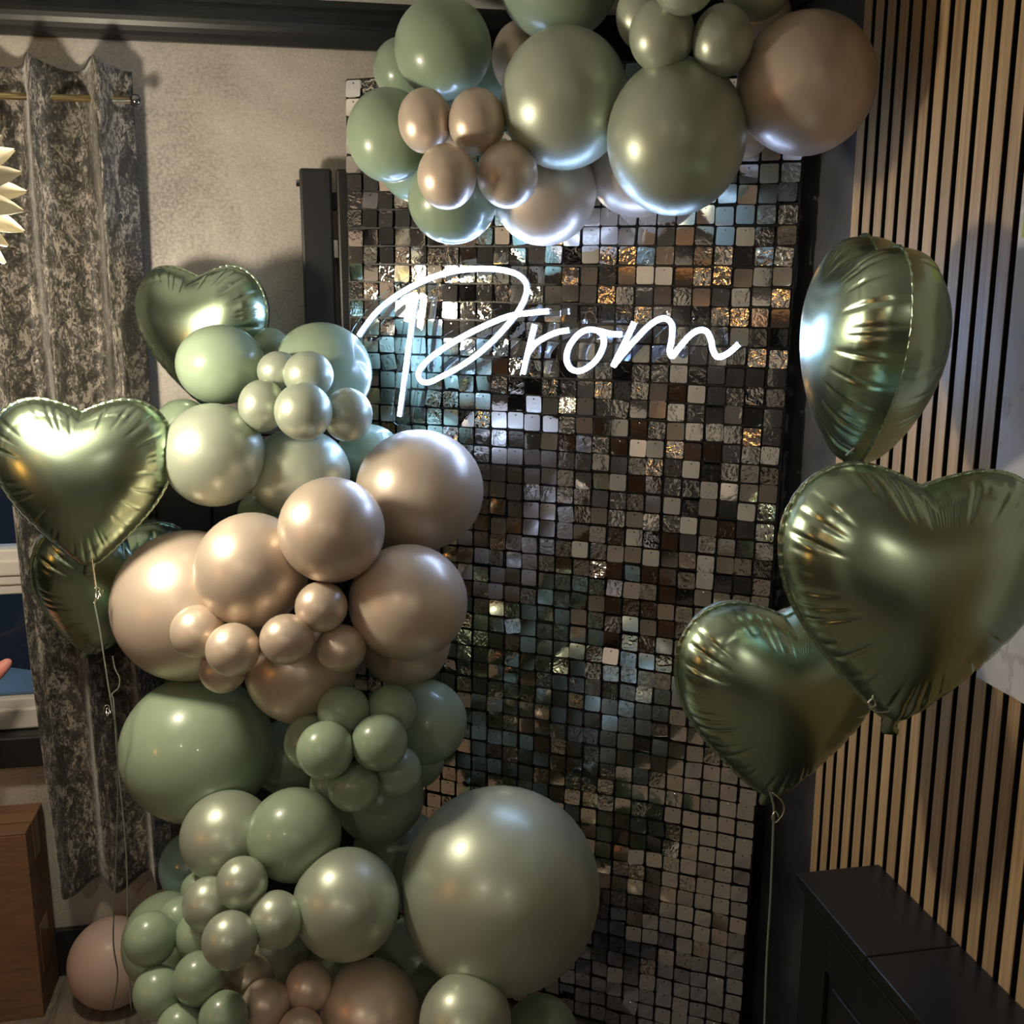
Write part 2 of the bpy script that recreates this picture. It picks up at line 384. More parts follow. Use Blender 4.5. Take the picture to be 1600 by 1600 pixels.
MB().lathe([(0.001, 0.03), (0.02, 0.028), (0.03, 0.0), (0.02, -0.03), (0.012, -0.05)], 16).build('flower_heart', 'petal', lamp, True)
MB().tube([(0, 0, 0.02), (0, 0, ZC - LP[2])], 0.003, 8).build('cord', 'black', lamp)
MB().lathe([(0.001, -0.03), (0.05, -0.03), (0.055, -0.01), (0.055, 0)], 24, c=(0, 0, ZC - LP[2])).build('ceiling_rose', 'black', lamp, True)
MB().tube([(0, 0, -0.02), (0, 0, -0.148)], 0.012, 10).build('lamp_holder', 'brass', lamp, True)
GR = 0.066
MB().lathe([(GR * math.sin(t) + 1e-4, GR * math.cos(t)) for t in np.linspace(0.02, math.pi - 0.02, 17)], 28, c=(0, 0, -0.145 - GR)).build('globe_offscreen', 'globe', lamp, True)

# added ceiling lights, unseen behind the camera, as fill for the room
for x, y, wh in ((-1.25, -0.75, 'in front of the amber wall sconce'), (0.20, -1.95, 'in the corner behind the sofa end')):
    d = empty('added_fill_light_offscreen', (x, y, ZC), label='added unseen lamp as ceiling downlight ' + wh, cat='light', group='added ceiling fill lights')
    MB().lathe([(0.042, -0.004), (0.055, -0.006), (0.058, 0.0)], 24).build('trim_ring', 'steel', d, True)
    MB().lathe([(0.0005, -0.005), (0.042, -0.0045)], 24).build('fill_lens_offscreen', 'fill', d)

# ------------------------------------------------------------------ sequin panel
PR = atz(1258, 245, 2.0); PL = atz(542, 290, 2.35)
e_ = PR - PL; e_[2] = 0; e_ /= np.linalg.norm(e_); n_ = np.cross(e_, Up)          # n_ points at the room
TILT = math.radians(1.05)
er = e_ * math.cos(TILT) - Up * math.sin(TILT); ur = Up * math.cos(TILT) + e_ * math.sin(TILT)
P0 = PL + Up * (2.243 - PL[2]) + e_ * 0.006                                       # top left corner of the tiles
NCOL, NROW, PIT = 25, 55, 0.0403
PW, PH = NCOL * PIT, NROW * PIT
def on_panel(u, v, off=0.0):
    d = ray(u, v); t = ((P0 + n_ * off - C0) @ n_) / (d @ n_); return C0 + d * t
pan_mat = Matrix(((er[0], ur[0], n_[0], P0[0]), (er[1], ur[1], n_[1], P0[1]), (er[2], ur[2], n_[2], P0[2]), (0, 0, 0, 1)))   # local: x right, y up, z to the room
panel = empty('sequin_backdrop_panel', label='tall backdrop panel of small square silver mirror tiles behind the neon sign', cat='backdrop')
panel.matrix_world = pan_mat
def tile_geo():
    h = 0.0182; r = 0.004; vs = []
    for cx, cy, a0 in ((h - r, h - r, 0), (-h + r, h - r, 90), (-h + r, -h + r, 180), (h - r, -h + r, 270)):
        for q in (0, 45, 90):
            a = math.radians(a0 + q); vs.append((cx + r * math.cos(a), cy + r * math.sin(a)))
    n = len(vs); V = [(x, y, 0.0006) for x, y in vs] + [(x, y, -0.0006) for x, y in vs]
    Fc = [tuple(range(n)), tuple(range(2 * n - 1, n - 1, -1))] + [(i + n, (i + 1) % n + n, (i + 1) % n, i) for i in range(n)]
    return V, Fc
TV, TF = tile_geo()
tile_me = MB().add(TV, TF).mesh('mirror_tile', 'mirror')

# ------------------------------------------------------------------ balloons: u, v, rx, ry, depth guess, material, label
BIG = []
CL = {
    'small pearl champagne balloon in the foursome above the neon sign': ['small pearl champagne balloon touching the glossy sage end balloon of the arch', 'small pearl champagne balloon pressed against the side of a large pearl sage balloon', 'lowest small pearl champagne balloon, resting on the blue-lit sage balloon', 'small pearl champagne balloon in front of the low-hanging champagne balloon'],
    'small pearl sage balloon in the cluster crowning the arch': ['small pearl sage balloon squarely above the largest egg-shaped pearl balloon', 'small pearl sage balloon touching the large champagne balloon by the slats', 'small pearl sage balloon half hidden behind another, atop the arch', 'topmost small pearl sage balloon, cut off above two others on the arch', 'topmost small pearl sage balloon in front of the dim champagne balloon'],
    'small pearl sage balloon in the cluster under the letter P': ['smallest pearl sage balloon, half hidden at the back of the cluster beside the sign', 'small pearl sage balloon in front of the blue-lit pale sage balloon', 'small pearl sage balloon touching the glossy sage one by the dark heart', 'foremost small pearl sage balloon of the cluster beside the letter P', 'small pearl sage balloon under the stem of the neon letter P'],
    'small pearl champagne balloon strung along the belt of champagne balloons': ['highest small champagne balloon, wedged between three large champagne ones', 'small champagne balloon resting against the curtain-side champagne giant', 'small champagne balloon covering a lower, smaller champagne one', 'small champagne balloon under the big one next to the curtain-side giant', 'small champagne balloon under the large one in front of the tiles', 'lowest small champagne balloon, half hidden above the sage giant'],
    'small glossy sage balloon in the cluster below the champagne belt': ['small sage balloon touching the champagne balloon at the top of the sage cluster', 'small sage balloon under the half-hidden champagne one, against the larger sage balloon', 'foremost small sage balloon of the cluster under the champagne belt', 'small sage balloon in the centre of the cluster under the champagne belt', 'small sage balloon half hidden behind the foremost one of the cluster', 'lowest small sage balloon of the cluster under the champagne belt', 'small sage balloon almost hidden behind the lowest one of the cluster', 'small shaded sage balloon of the cluster nearest the mirror tiles'],
    'small pearl sage balloon in the foursome low on the column': ['topmost small pearl sage balloon, under the matte sage one low on the column', 'small pearl sage balloon touching the smallest sage balloon', 'lowest small pearl sage balloon, in front of the shaded pearl one', 'small pearl sage balloon touching the one that leans on the giant'],
    'small glossy sage balloon in the cluster nearest the cardboard box': ['small sage balloon in front of the big sage one near the floor balloon', 'highest small sage balloon below the blue-grey balloon', 'small sage balloon squeezed behind the lowest pearl sage one of the foursome', 'small sage balloon hanging below the others near the ribbons', 'small sage balloon just under the lowest pearl sage one of the foursome', 'lowest small sage balloon on the ribbon side of the column', 'lowest small sage balloon next to the dusky champagne trio'],
    'small dusky champagne balloon beside the champagne one near the floor': ['small dusky champagne balloon next to the low small sage balloons', 'small dusky champagne balloon under the shaded sage one', 'lowest small dusky champagne balloon, under two others'],
}
def b(u, v, rx, ry, z, m, label, group=None):
    if CL.get(label): label = CL[label].pop(0)
    BIG.append([u, v, rx, ry, z, m, label, group])
A = 'balloons of the garland arch'
# over the panel
b(692, 75, 76, 76, 1.95, 'sage', 'glossy sage balloon above the four small champagne balloons on the arch')
b(630, 108, 47, 47, 2.12, 'sage', 'sage balloon half hidden behind a larger sage one at the arch end near the cornice')
b(608, 212, 66, 71, 1.98, 'sage', 'glossy sage balloon at the outer end of the arch beside the plaster wall')
for u, v, rx, ry, z in ((664, 189, 42, 49, 1.84), (745, 190, 45, 50, 1.82), (698, 276, 46, 50, 1.80), (793, 273, 48, 51, 1.83)):
    b(u, v, rx, ry, z, 'champ', 'small pearl champagne balloon in the foursome above the neon sign', 'four small champagne balloons above the sign')
b(707, 312, 70, 68, 1.97, 'sage', 'glossy sage balloon under the small champagne foursome, lit from below by the sign')
b(648, 258, 56, 56, 2.12, 'sage', 'sage balloon tucked against the tiles behind the small champagne foursome')
b(815, 92, 46, 56, 2.06, 'champ', 'champagne balloon peeping between two sage ones high on the arch')
b(882, 155, 100, 106, 1.82, 'psage', 'large pearl sage balloon beside the small champagne foursome')
b(873, -38, 96, 96, 1.90, 'sage', 'sage balloon cut by the top of the arch above a large pearl sage one')
b(850, 298, 82, 84, 2.00, 'champ', 'champagne balloon hanging lowest under the arch over the neon lettering')
b(997, 253, 82, 84, 2.00, 'champ', 'champagne balloon mostly hidden behind the two large pearl sage balloons')
b(1057, 215, 108, 118, 1.74, 'psage', 'largest egg-shaped pearl sage balloon on the arch, under the small pearl sage cluster')
b(1259, 132, 107, 107, 1.70, 'champ', 'large pearl champagne balloon at the arch end next to the oak slats')
for u, v, rx, ry, z in ((1034, 55, 51, 55, 1.64), (1129, 64, 47, 54, 1.65), (1005, 25, 42, 50, 1.74), (1070, -30, 50, 50, 1.62), (1183, -28, 56, 56, 1.68)):
    b(u, v, rx, ry, z, 'psage', 'small pearl sage balloon in the cluster crowning the arch', 'small pearl sage cluster on top of the arch')
b(1192, 28, 44, 44, 1.86, 'champ', 'dim champagne balloon behind the small pearl sage cluster on the arch')
b(1160, 203, 45, 45, 1.93, 'champ', 'pale balloon behind the gap between pearl sage and champagne giants')
b(768, 122, 40, 40, 2.14, 'sage', 'shaded sage balloon deep in the arch beside the cornice')
# upper part of the column
b(345, 570, 69, 62, 2.12, 'sage', 'glossy sage balloon in front of the dark heart balloon')
b(420, 548, 36, 36, 2.28, 'sage', 'small sage balloon against the wall below the radiator edge')
b(503, 582, 78, 78, 2.20, 'sage', 'pale sage balloon touching the first stroke of the neon letter')
for u, v, rx, ry, z in ((435, 580, 33, 31, 2.08), (482, 586, 39, 37, 2.04), (410, 634, 37, 41, 2.03), (474, 643, 45, 45, 1.97), (543, 648, 39, 42, 2.05)):
    b(u, v, rx, ry, z, 'psage', 'small pearl sage balloon in the cluster under the letter P', 'small pearl sage cluster beside the sign')
b(577, 713, 52, 50, 2.26, 'sage', 'sage balloon wedged between the small pearl cluster and the tiles')
b(334, 711, 79, 81, 2.08, 'psage', 'pearl sage balloon next to the big front foil heart by the curtain')
b(467, 738, 80, 69, 2.10, 'psage', 'pearl sage balloon resting on the champagne balloons below the small cluster')
b(286, 665, 42, 42, 2.28, 'sage', 'sage balloon behind the pearl sage one next to the curtain edge')
b(408, 802, 36, 36, 2.28, 'sage', 'sage balloon showing as a sliver above the champagne balloons')
# champagne belt
b(518, 828, 83, 83, 1.95, 'champ', 'pearl champagne balloon in the middle of the champagne belt')
b(656, 766, 100, 95, 2.10, 'champ', 'largest pale champagne balloon of the belt, right under the neon sign')
b(393, 890, 88, 90, 1.99, 'champ', 'pearl champagne balloon between the middle one and the curtain-side giant')
b(296, 946, 118, 118, 2.06, 'champ', 'giant pearl champagne balloon bulging towards the velvet curtain')
b(638, 941, 93, 91, 1.98, 'champ', 'pearl champagne balloon in front of the tiles at the lower end of the belt')
for u, v, rx, ry, z in ((502, 948, 41, 40, 1.90), (310, 987, 43, 42, 1.95), (364, 1015, 42, 42, 1.88), (448, 999, 42, 40, 1.88), (533, 1013, 39, 38, 1.93), (348, 1047, 36, 36, 1.99)):
    b(u, v, rx, ry, z, 'champ', 'small pearl champagne balloon strung along the belt of champagne balloons', 'small champagne balloons on the belt')
b(470, 1046, 86, 84, 2.05, 'champ', 'champagne balloon under the small ones, above the small sage cluster')
b(632, 1000, 72, 73, 2.14, 'champ', 'champagne balloon mostly hidden below the lower end of the belt')
# sage belt
b(309, 1170, 118, 114, 2.12, 'sage', 'giant matte sage balloon beside the hem of the velvet curtain')
b(450, 1183, 59, 59, 2.16, 'sage', 'sage balloon between the sage giant and the small sage cluster')
b(664, 1128, 66, 66, 2.12, 'sage', 'sage balloon against the tiles behind the small sage cluster')
for u, v, rx, ry, z in ((537, 1111, 41, 40, 1.95), (611, 1109, 39, 39, 1.98), (508, 1172, 45, 45, 1.88), (593, 1160, 44, 44, 1.90), (486, 1160, 42, 43, 1.97), (552, 1229, 40, 39, 1.92), (519, 1226, 35, 35, 2.0), (620, 1205, 39, 40, 1.98)):
    b(u, v, rx, ry, z, 'sage', 'small glossy sage balloon in the cluster below the champagne belt', 'small sage cluster below the champagne belt')
b(592, 1247, 70, 69, 2.12, 'sage', 'shaded sage balloon right under the small sage cluster')
b(652, 1188, 42, 42, 2.24, 'sage', 'dim sage balloon pressed to the tiles behind the small sage cluster')
b(622, 1335, 72, 72, 2.28, 'sage', 'sage balloon in shade behind the giant pearl balloon')
# lower part
b(460, 1304, 73, 72, 1.98, 'sage', 'matte sage balloon between two pearl sage balloons low on the column')
b(355, 1306, 72, 70, 2.03, 'psage', 'pearl sage balloon under the giant matte sage one')
b(541, 1412, 83, 85, 1.98, 'psage', 'pearl sage balloon leaning on the giant pearl balloon')
b(782, 1388, 155, 156, 1.95, 'psage', 'giant pearl sage balloon standing in front of the mirror tiles')
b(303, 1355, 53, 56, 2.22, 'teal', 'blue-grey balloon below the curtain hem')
for u, v, rx, ry, z in ((378, 1380, 40, 41, 1.85), (326, 1413, 40, 42, 1.89), (359, 1469, 43, 44, 1.82), (431, 1437, 42, 44, 1.84)):
    b(u, v, rx, ry, z, 'psage', 'small pearl sage balloon in the foursome low on the column', 'small pearl sage foursome low on the column')
for u, v, rx, ry, z in ((235, 1467, 40, 42, 1.90), (280, 1437, 35, 35, 1.97), (308, 1463, 34, 36, 1.94), (247, 1551, 38, 41, 1.87), (311, 1529, 40, 41, 1.85), (283, 1608, 38, 39, 1.83), (349, 1590, 38, 40, 1.82)):
    b(u, v, rx, ry, z, 'sage', 'small glossy sage balloon in the cluster nearest the cardboard box', 'small sage cluster near the floor')
b(263, 1472, 70, 76, 2.12, 'sage', 'sage balloon behind the small sage cluster near the floor')
b(418, 1475, 66, 66, 2.04, 'psage', 'shaded pearl sage balloon behind the small pearl foursome')
b(311, 1390, 28, 28, 2.02, 'sage', 'smallest sage balloon peeping out above the small pearl foursome')
for u, v, rx, ry, z in ((416, 1568, 38, 37, 1.88), (482, 1542, 36, 38, 1.90), (469, 1612, 35, 36, 1.84)):
    b(u, v, rx, ry, z, 'champ', 'small dusky champagne balloon beside the champagne one near the floor', 'small champagne trio near the floor')
b(578, 1583, 77, 80, 1.93, 'champ', 'champagne balloon low in front of the pearl giant')
b(727, 1596, 72, 73, 1.88, 'psage', 'pearl sage balloon underneath the giant pearl balloon')
b(846, 1613, 56, 56, 2.05, 'sage', 'dark sage balloon low against the mirror tiles')
b(650, 1500, 66, 66, 2.18, 'sage', 'sage balloon in the gap below the pearl sage and giant balloons')
b(520, 1484, 52, 52, 2.16, 'sage', 'shaded sage balloon under the pearl one that leans on the giant')
b(388, 1532, 40, 40, 2.04, 'champ', 'brown-looking champagne balloon in shade behind the small sage cluster')
# the foot of the column, below the picture, so that it reaches the floor
for i, (u, v, r, z, m) in enumerate(((330, 1778, 95, 2.0, 'sage'), (510, 1795, 95, 1.98, 'champ'), (690, 1800, 95, 1.98, 'psage'), (820, 1755, 70, 2.08, 'champ'))):
    b(u, v, r, r, z, m, ('sage balloon under the small sage cluster', 'champagne balloon under the dusky trio', 'pearl sage balloon under the giant', 'champagne balloon by the foot of the mirror tiles')[i] + ' at the foot of the garland column', 'balloons at the foot of the column')
# settle the depths so that neighbours touch instead of running through each other
u_ = np.array([q[0] for q in BIG], float); v_ = np.array([q[1] for q in BIG], float); rp = np.array([(q[2] + q[3]) / 2 for q in BIG], float)
z_ = np.array([q[4] for q in BIG], float); z0 = z_.copy()
D_ = np.array([ray(a, c) for a, c in zip(u_, v_)])
def limits(z):
    """push balloons out of the panel and the walls"""
    for i in range(len(z)):
        for _ in range(6):
            p = C0 + D_[i] * z[i]; r = rp[i] * z[i] / FPX
            s = (p - P0) @ er
            bad = (-0.1 < s < PW + 0.1 and (p - P0) @ n_ < r * 0.96 + 0.012) or p[1] > YB - r * 0.96 or (p[0] > XR - 0.02 - r)
            if bad: z[i] -= 0.02
            else: break
for it in range(160):
    dz = np.zeros_like(z_)
    Pn = C0 + D_ * z_[:, None]; rn = rp * z_ / FPX
    for i in range(len(z_)):
        dv = Pn - Pn[i]; dist = np.sqrt((dv ** 2).sum(1)); need = 0.90 * (rn + rn[i])
        for j in np.nonzero(dist < need)[0]:
            if j <= i: continue
            pen = need[j] - dist[j]; sg = 1 if z0[j] > z0[i] else -1
            wi = rn[j] / (rn[i] + rn[j]); step = min(pen, 0.02) * 0.5
            dz[j] += sg * step * (1 - wi); dz[i] -= sg * step * wi
    z_ += dz + (z0 - z_) * 0.01
    limits(z_)

def balloon_mesh():
    prof = []
    n = 26
    for i in range(n + 1):
        t = math.pi * i / n; rad = math.sin(t); y = -math.cos(t)                # y=-1 front, y=+1 neck side
        if y > 0: y = y * (1 + 0.22 * y ** 2); rad *= 1 - 0.10 * max(0, y) ** 2
        prof.append((max(rad, 0.0008) if i < n else 0.05, y))
    mb = MB(); k = 40; vs = []
    for rad, y in prof:
        for j in range(k):
            a = 2 * math.pi * j / k; vs.append((rad * math.cos(a), y, rad * math.sin(a)))
    fs = [(i * k + j, i * k + (j + 1) % k, (i + 1) * k + (j + 1) % k, (i + 1) * k + j) for i in range(n) for j in range(k)] + [tuple(range(k))[::-1], tuple(range(n * k, n * k + k))]
    return vs, fs
BV, BF = balloon_mesh()
KP = [(0.05, 1.18), (0.055, 1.24), (0.085, 1.27), (0.085, 1.31), (0.05, 1.33), (0.07, 1.38), (0.12, 1.46), (0.10, 1.47)]
bal_me = {}; knot_me = {}
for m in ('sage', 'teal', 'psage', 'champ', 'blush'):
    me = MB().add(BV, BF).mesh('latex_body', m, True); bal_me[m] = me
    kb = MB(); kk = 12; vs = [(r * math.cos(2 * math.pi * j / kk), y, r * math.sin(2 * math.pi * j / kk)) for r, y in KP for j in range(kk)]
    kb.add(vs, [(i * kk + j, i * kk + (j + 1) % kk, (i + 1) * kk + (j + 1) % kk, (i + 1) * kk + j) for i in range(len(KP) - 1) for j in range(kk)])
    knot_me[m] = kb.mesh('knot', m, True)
def place_balloon(p, rx, ry, m, label, group, turn=None):
    d = p - C0; yaw = math.atan2(-d[0], d[1]); el = math.atan2(d[2], math.hypot(d[0], d[1]))
    o = empty('latex_balloon', p, label=label, cat='balloon', group=group)
    o.rotation_euler = (el + random.uniform(-.3, .3), 0, yaw + random.uniform(-.35, .35)) if turn is None else turn
    o.scale = (rx, (rx + ry) / 2, ry)
    for nm, me in (('latex_body', bal_me[m]), ('knot', knot_me[m])):
        c = bpy.data.objects.new(nm, me); COL.objects.link(c); c.parent = o
    return o
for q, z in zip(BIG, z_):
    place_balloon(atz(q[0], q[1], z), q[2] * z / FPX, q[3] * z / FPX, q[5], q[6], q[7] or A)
FB = on_floor(184, 1553); 
place_balloon(np.array([FB[0], 2.465, 0.113]), 0.107, 0.112, 'blush', 'dusky blush balloon lying on the floor beside the cardboard box', None, (0.0, 0, 0.15))

# ------------------------------------------------------------------ tiles of the panel
discs = [(q[0], q[1], (q[2] + q[3]) / 2) for q in BIG]
hdisc = [(1360, 530, 115), (1430, 880, 170), (1200, 1060, 125)]
tiles = []
for r in range(NROW):
    for c in range(NCOL):
        x = (c + 0.5) * PIT; y = -(r + 0.5) * PIT
        wig = 0.0012
        lx = x + random.gauss(0, wig); ly = y + random.gauss(0, wig)
        sx = 2.6; sy = 2.8
        if random.random() < 0.3: sx = sy = 7.0
        tx = random.gauss(-0.5, sx); ty = random.gauss(0, sy); tz = random.gauss(0, 1.2)
        if random.random() < 0.01: tz = random.choice((-9, 8))
        R_ = Matrix.Rotation(math.radians(tx), 4, 'X') @ Matrix.Rotation(math.radians(ty), 4, 'Y') @ Matrix.Rotation(math.radians(tz), 4, 'Z')
        ml = Matrix.Translation((lx, ly, 0.004 + random.uniform(0, .001))) @ Matrix.Translation((0, 0.012, 0)) @ R_ @ Matrix.Translation((0, -0.012, 0))
        wp = pan_mat @ Vector((x, y, 0)); pu, pv, pz = proj(wp)
        hid = not (0 < pu < 1600 and 0 < pv < 1600) or any((pu - a) ** 2 + (pv - bb) ** 2 < (rr + 4) ** 2 for a, bb, rr in discs + hdisc)
        tiles.append((0 if hid else 1.0 / pz ** 2, ml))
order = sorted(range(len(tiles)), key=lambda i: -tiles[i][0])
single = set(order[:300])
rest = MB(); pins = MB()
for i, (s, ml) in enumerate(tiles):
    if i in single:
        o = bpy.data.objects.new('mirror_tile', tile_me); COL.objects.link(o); o.parent = panel; o.matrix_local = ml
    else:
        rest.add([ml @ Vector(p) for p in TV], TF)
    cpt = ml @ Vector((0, 0.012, 0.0006))
    vs = [(cpt.x + 0.0015 * math.cos(a), cpt.y + 0.0015 * math.sin(a), cpt.z + dz) for dz in (0, 0.0022) for a in [2 * math.pi * j / 6 for j in range(6)]]
    pins.add(vs, [(j, (j + 1) % 6, 6 + (j + 1) % 6, 6 + j) for j in range(6)] + [tuple(range(6, 12))])
tag(rest.build('mirror_tiles', 'mirror', panel), label='remaining square mirror tiles', kind='stuff')
tag(pins.build('tile_pins', 'steel', panel), label='small pins holding the tiles', kind='stuff')
gr = MB()
for c in range(NCOL + 1): gr.box((c * PIT - 0.0022, -PH, -0.007), (c * PIT + 0.0022, 0, -0.0025))
for r in range(NROW + 1): gr.box((0, -r * PIT - 0.0022, -0.0071), (PW, -r * PIT + 0.0022, -0.0026))
tag(gr.build('tile_grid', 'black', panel), label='black plastic grid carrying the tiles')
fr = MB()
fr.box((0.02, -PH - 0.02, -0.035), (0.045, -0.03, -0.008)); fr.box((PW - 0.045, -PH - 0.02, -0.035), (PW - 0.02, -0.03, -0.008))
for yy in (-0.03, -PH * 0.5, -PH - 0.02): fr.box((0.02, yy - 0.0125, -0.034), (PW - 0.02, yy + 0.0125, -0.0085))
fr.build('support_frame', 'black', panel)
for xx in (0.03, PW - 0.03):
    gx = pan_mat @ Vector((xx, -PH, -0.02)); hh = gx.z
    MB().box((xx - 0.015, -PH - hh + 0.004, -0.10), (xx + 0.015, -PH - 0.0, 0.05)).build('foot', 'black', panel)

# ------------------------------------------------------------------ neon sign
z1 = lambda x, y: (540 + x * .2, 390 + y * .2)
z2 = lambda x, y: (800 + x * .25, 450 + y * .25)
strokes = [
    [z1(*q) for q in ((557, 385), (525, 600), (490, 850), (460, 1080), (430, 1298))],
    [z1(*q) for q in ((115, 672), (170, 590), (250, 490), (350, 402), (480, 315), (620, 245), (780, 187), (940, 158), (1100, 150), (1230, 160), (1340, 190), (1408, 245), (1424, 315), (1400, 400), (1350, 490), (1280, 580), (1180, 690), (1050, 810), (900, 915), (760, 990), (665, 1034), (600, 1025), (578, 968), (612, 905), (700, 822), (850, 722), (1000, 640), (1150, 570), (1300, 515), (1450, 495), (1590, 482))],
    [z2(*q) for q in ((148, 228), (125, 320), (100, 425), (75, 535))],
    [z2(*q) for q in ((98, 420), (150, 350), (220, 305), (290, 276), (358, 264))],
    [z2(*q) for q in ((690, 290), (620, 285), (545, 266), (480, 260), (420, 290), (365, 360), (345, 440), (370, 500), (425, 518), (490, 488), (545, 430), (577, 350), (570, 292), (535, 262))],
    [z2(*q) for q in ((768, 215), (722, 315), (680, 400), (635, 490))],
    [z2(*q) for q in ((637, 488), (700, 410), (770, 330), (850, 245), (920, 197), (970, 192), (1004, 232), (1002, 320), (990, 390), (1006, 425), (1050, 372), (1110, 302), (1170, 264), (1220, 272), (1246, 322), (1260, 390), (1290, 430), (1350, 410), (1420, 350))],
]
OFF = 0.062
sign = empty('neon_sign', label='lit white neon word Prom in handwriting on clear acrylic', cat='sign')
sign.matrix_world = pan_mat @ Matrix.Translation((0, 0, OFF))
inv = np.array((pan_mat @ Matrix.Translation((0, 0, OFF))).inverted())
def to_sign(u, v):
    p = on_panel(u, v, OFF); q = inv @ np.append(p, 1); return q[:2]
S2 = [smooth_pts([to_sign(*q) for q in s], 7) for s in strokes]
names = ('stem of the letter P', 'bowl of the letter P', 'stem of the letter r', 'arm of the letter r', 'letter o', 'first stroke of the letter m', 'arches of the letter m')
for s, nm in zip(S2, names):
    pts = [(p[0], p[1], 0.006) for p in s]
    tb = MB().tube(pts, 0.0050, 12); tb.mi[-1] = tb.mi[-2] = 1                # opaque end caps
    o = tb.build('neon_tube', ['neon', 'channel'], sign, True); o['label'] = 'glowing ' + nm
    # opaque silicone channel behind the diffuser
    ch = MB(); cv = []
    for i_, p in enumerate(s):
        t = s[min(i_ + 1, len(s) - 1)] - s[max(i_ - 1, 0)]; t = t / np.linalg.norm(t); nrm = np.array([-t[1], t[0]])
        for w_, z_c in ((-0.0062, 0.0), (0.0062, 0.0), (0.0062, 0.0075), (0.0045, 0.0075), (0.0045, 0.0012), (-0.0045, 0.0012), (-0.0045, 0.0075), (-0.0062, 0.0075)):
            q_ = p + nrm * w_; cv.append((q_[0], q_[1], z_c))
    m_ = len(s); ch.add(cv, [(i_ * 8 + j, i_ * 8 + (j + 1) % 8, (i_ + 1) * 8 + (j + 1) % 8, (i_ + 1) * 8 + j) for i_ in range(m_ - 1) for j in range(8)])
    ch.build('channel', 'channel', o)
# acrylic back plate, cut around the lettering
allp = np.array([p for s in S2 for p in s]); lo = allp.min(0) - 0.05; hi = allp.max(0) + 0.05; g = 0.004
nx, ny = int((hi[0] - lo[0]) / g), int((hi[1] - lo[1]) / g)
gx, gy = np.meshgrid(lo[0] + np.arange(nx) * g, lo[1] + np.arange(ny) * g, indexing='ij')
dist = np.full((nx, ny), 9.0)
for p in allp: dist = np.minimum(dist, (gx - p[0]) ** 2 + (gy - p[1]) ** 2)
val = 0.024 - np.sqrt(dist)
segs = []
def interp(a, bq, pa, pb):
    t = a / (a - bq); return (pa[0] + (pb[0] - pa[0]) * t, pa[1] + (pb[1] - pa[1]) * t)
edges = {}
for i in range(nx - 1):
    for j in range(ny - 1):
        cv = (val[i, j], val[i + 1, j], val[i + 1, j + 1], val[i, j + 1]); idx = sum((1 << k) for k in range(4) if cv[k] > 0)
        if idx in (0, 15): continue
        cp = [(lo[0] + (i + a) * g, lo[1] + (j + c) * g) for a, c in ((0, 0), (1, 0), (1, 1), (0, 1))]
        ek = [('h', i, j), ('v', i + 1, j), ('h', i, j + 1), ('v', i, j)]
        cr = [k for k in range(4) if (cv[k] > 0) != (cv[(k + 1) % 4] > 0)]
        pr = [(cr[0], cr[1])] if len(cr) == 2 else [(cr[0], cr[3]), (cr[1], cr[2])]
        for a, c in pr:
            pa = interp(cv[a], cv[(a + 1) % 4], cp[a], cp[(a + 1) % 4]); pc = interp(cv[c], cv[(c + 1) % 4], cp[c], cp[(c + 1) % 4])
            edges.setdefault(ek[a], []).append((ek[c], pa)); edges.setdefault(ek[c], []).append((ek[a], pc))
cu = bpy.data.curves.new('acrylic_plate', 'CURVE'); cu.dimensions = '2D'; cu.fill_mode = 'BOTH'; cu.extrude = 0.002; cu.bevel_depth = 0.0
seen = set()
for e0 in list(edges):
    if e0 in seen: continue
    loop = []; cur = e0; prev = None
    while cur not in seen:
        seen.add(cur); loop.append(edges[cur][0][1])
        nb = [q[0] for q in edges[cur] if q[0] not in seen]
        if not nb: break
        cur = nb[0]
    if len(loop) > 14:
        loop = loop[::2]
        sp = cu.splines.new('POLY'); sp.points.add(len(loop) - 1); sp.use_cyclic_u = True
        for pt, (x, y) in zip(sp.points, loop): pt.co = (x, y, 0, 1)
cu.materials.append(M['acrylic'])
tmp = bpy.data.objects.new('acrylic_tmp', cu); COL.objects.link(tmp)
bpy.context.view_layer.update()
acm = bpy.data.meshes.new_from_object(tmp.evaluated_get(bpy.context.evaluated_depsgraph_get()))
bpy.data.objects.remove(tmp)
ac = bpy.data.objects.new('acrylic_plate', acm); COL.objects.link(ac); ac.parent = sign; ac.location = (0, 0, -0.0015); ac['label'] = 'clear acrylic back plate cut round the letters'
for (u, v) in ((575, 530), (700, 425), (812, 560), (1085, 498), (1150, 545)):
    q = to_sign(u, v); MB().tube([(q[0], q[1], -OFF + 0.002), (q[0], q[1], -0.003)], 0.005, 10).build('stand_off', 'steel', sign, True)
wire = [to_sign(*q) for q in ((628, 655), (640, 662), (648, 640), (650, 600))]
MB().tube([(p[0], p[1], -0.008) for p in smooth_pts(wire, 6)], 0.0015, 6).build('power_wire', 'acrylic', sign, True)

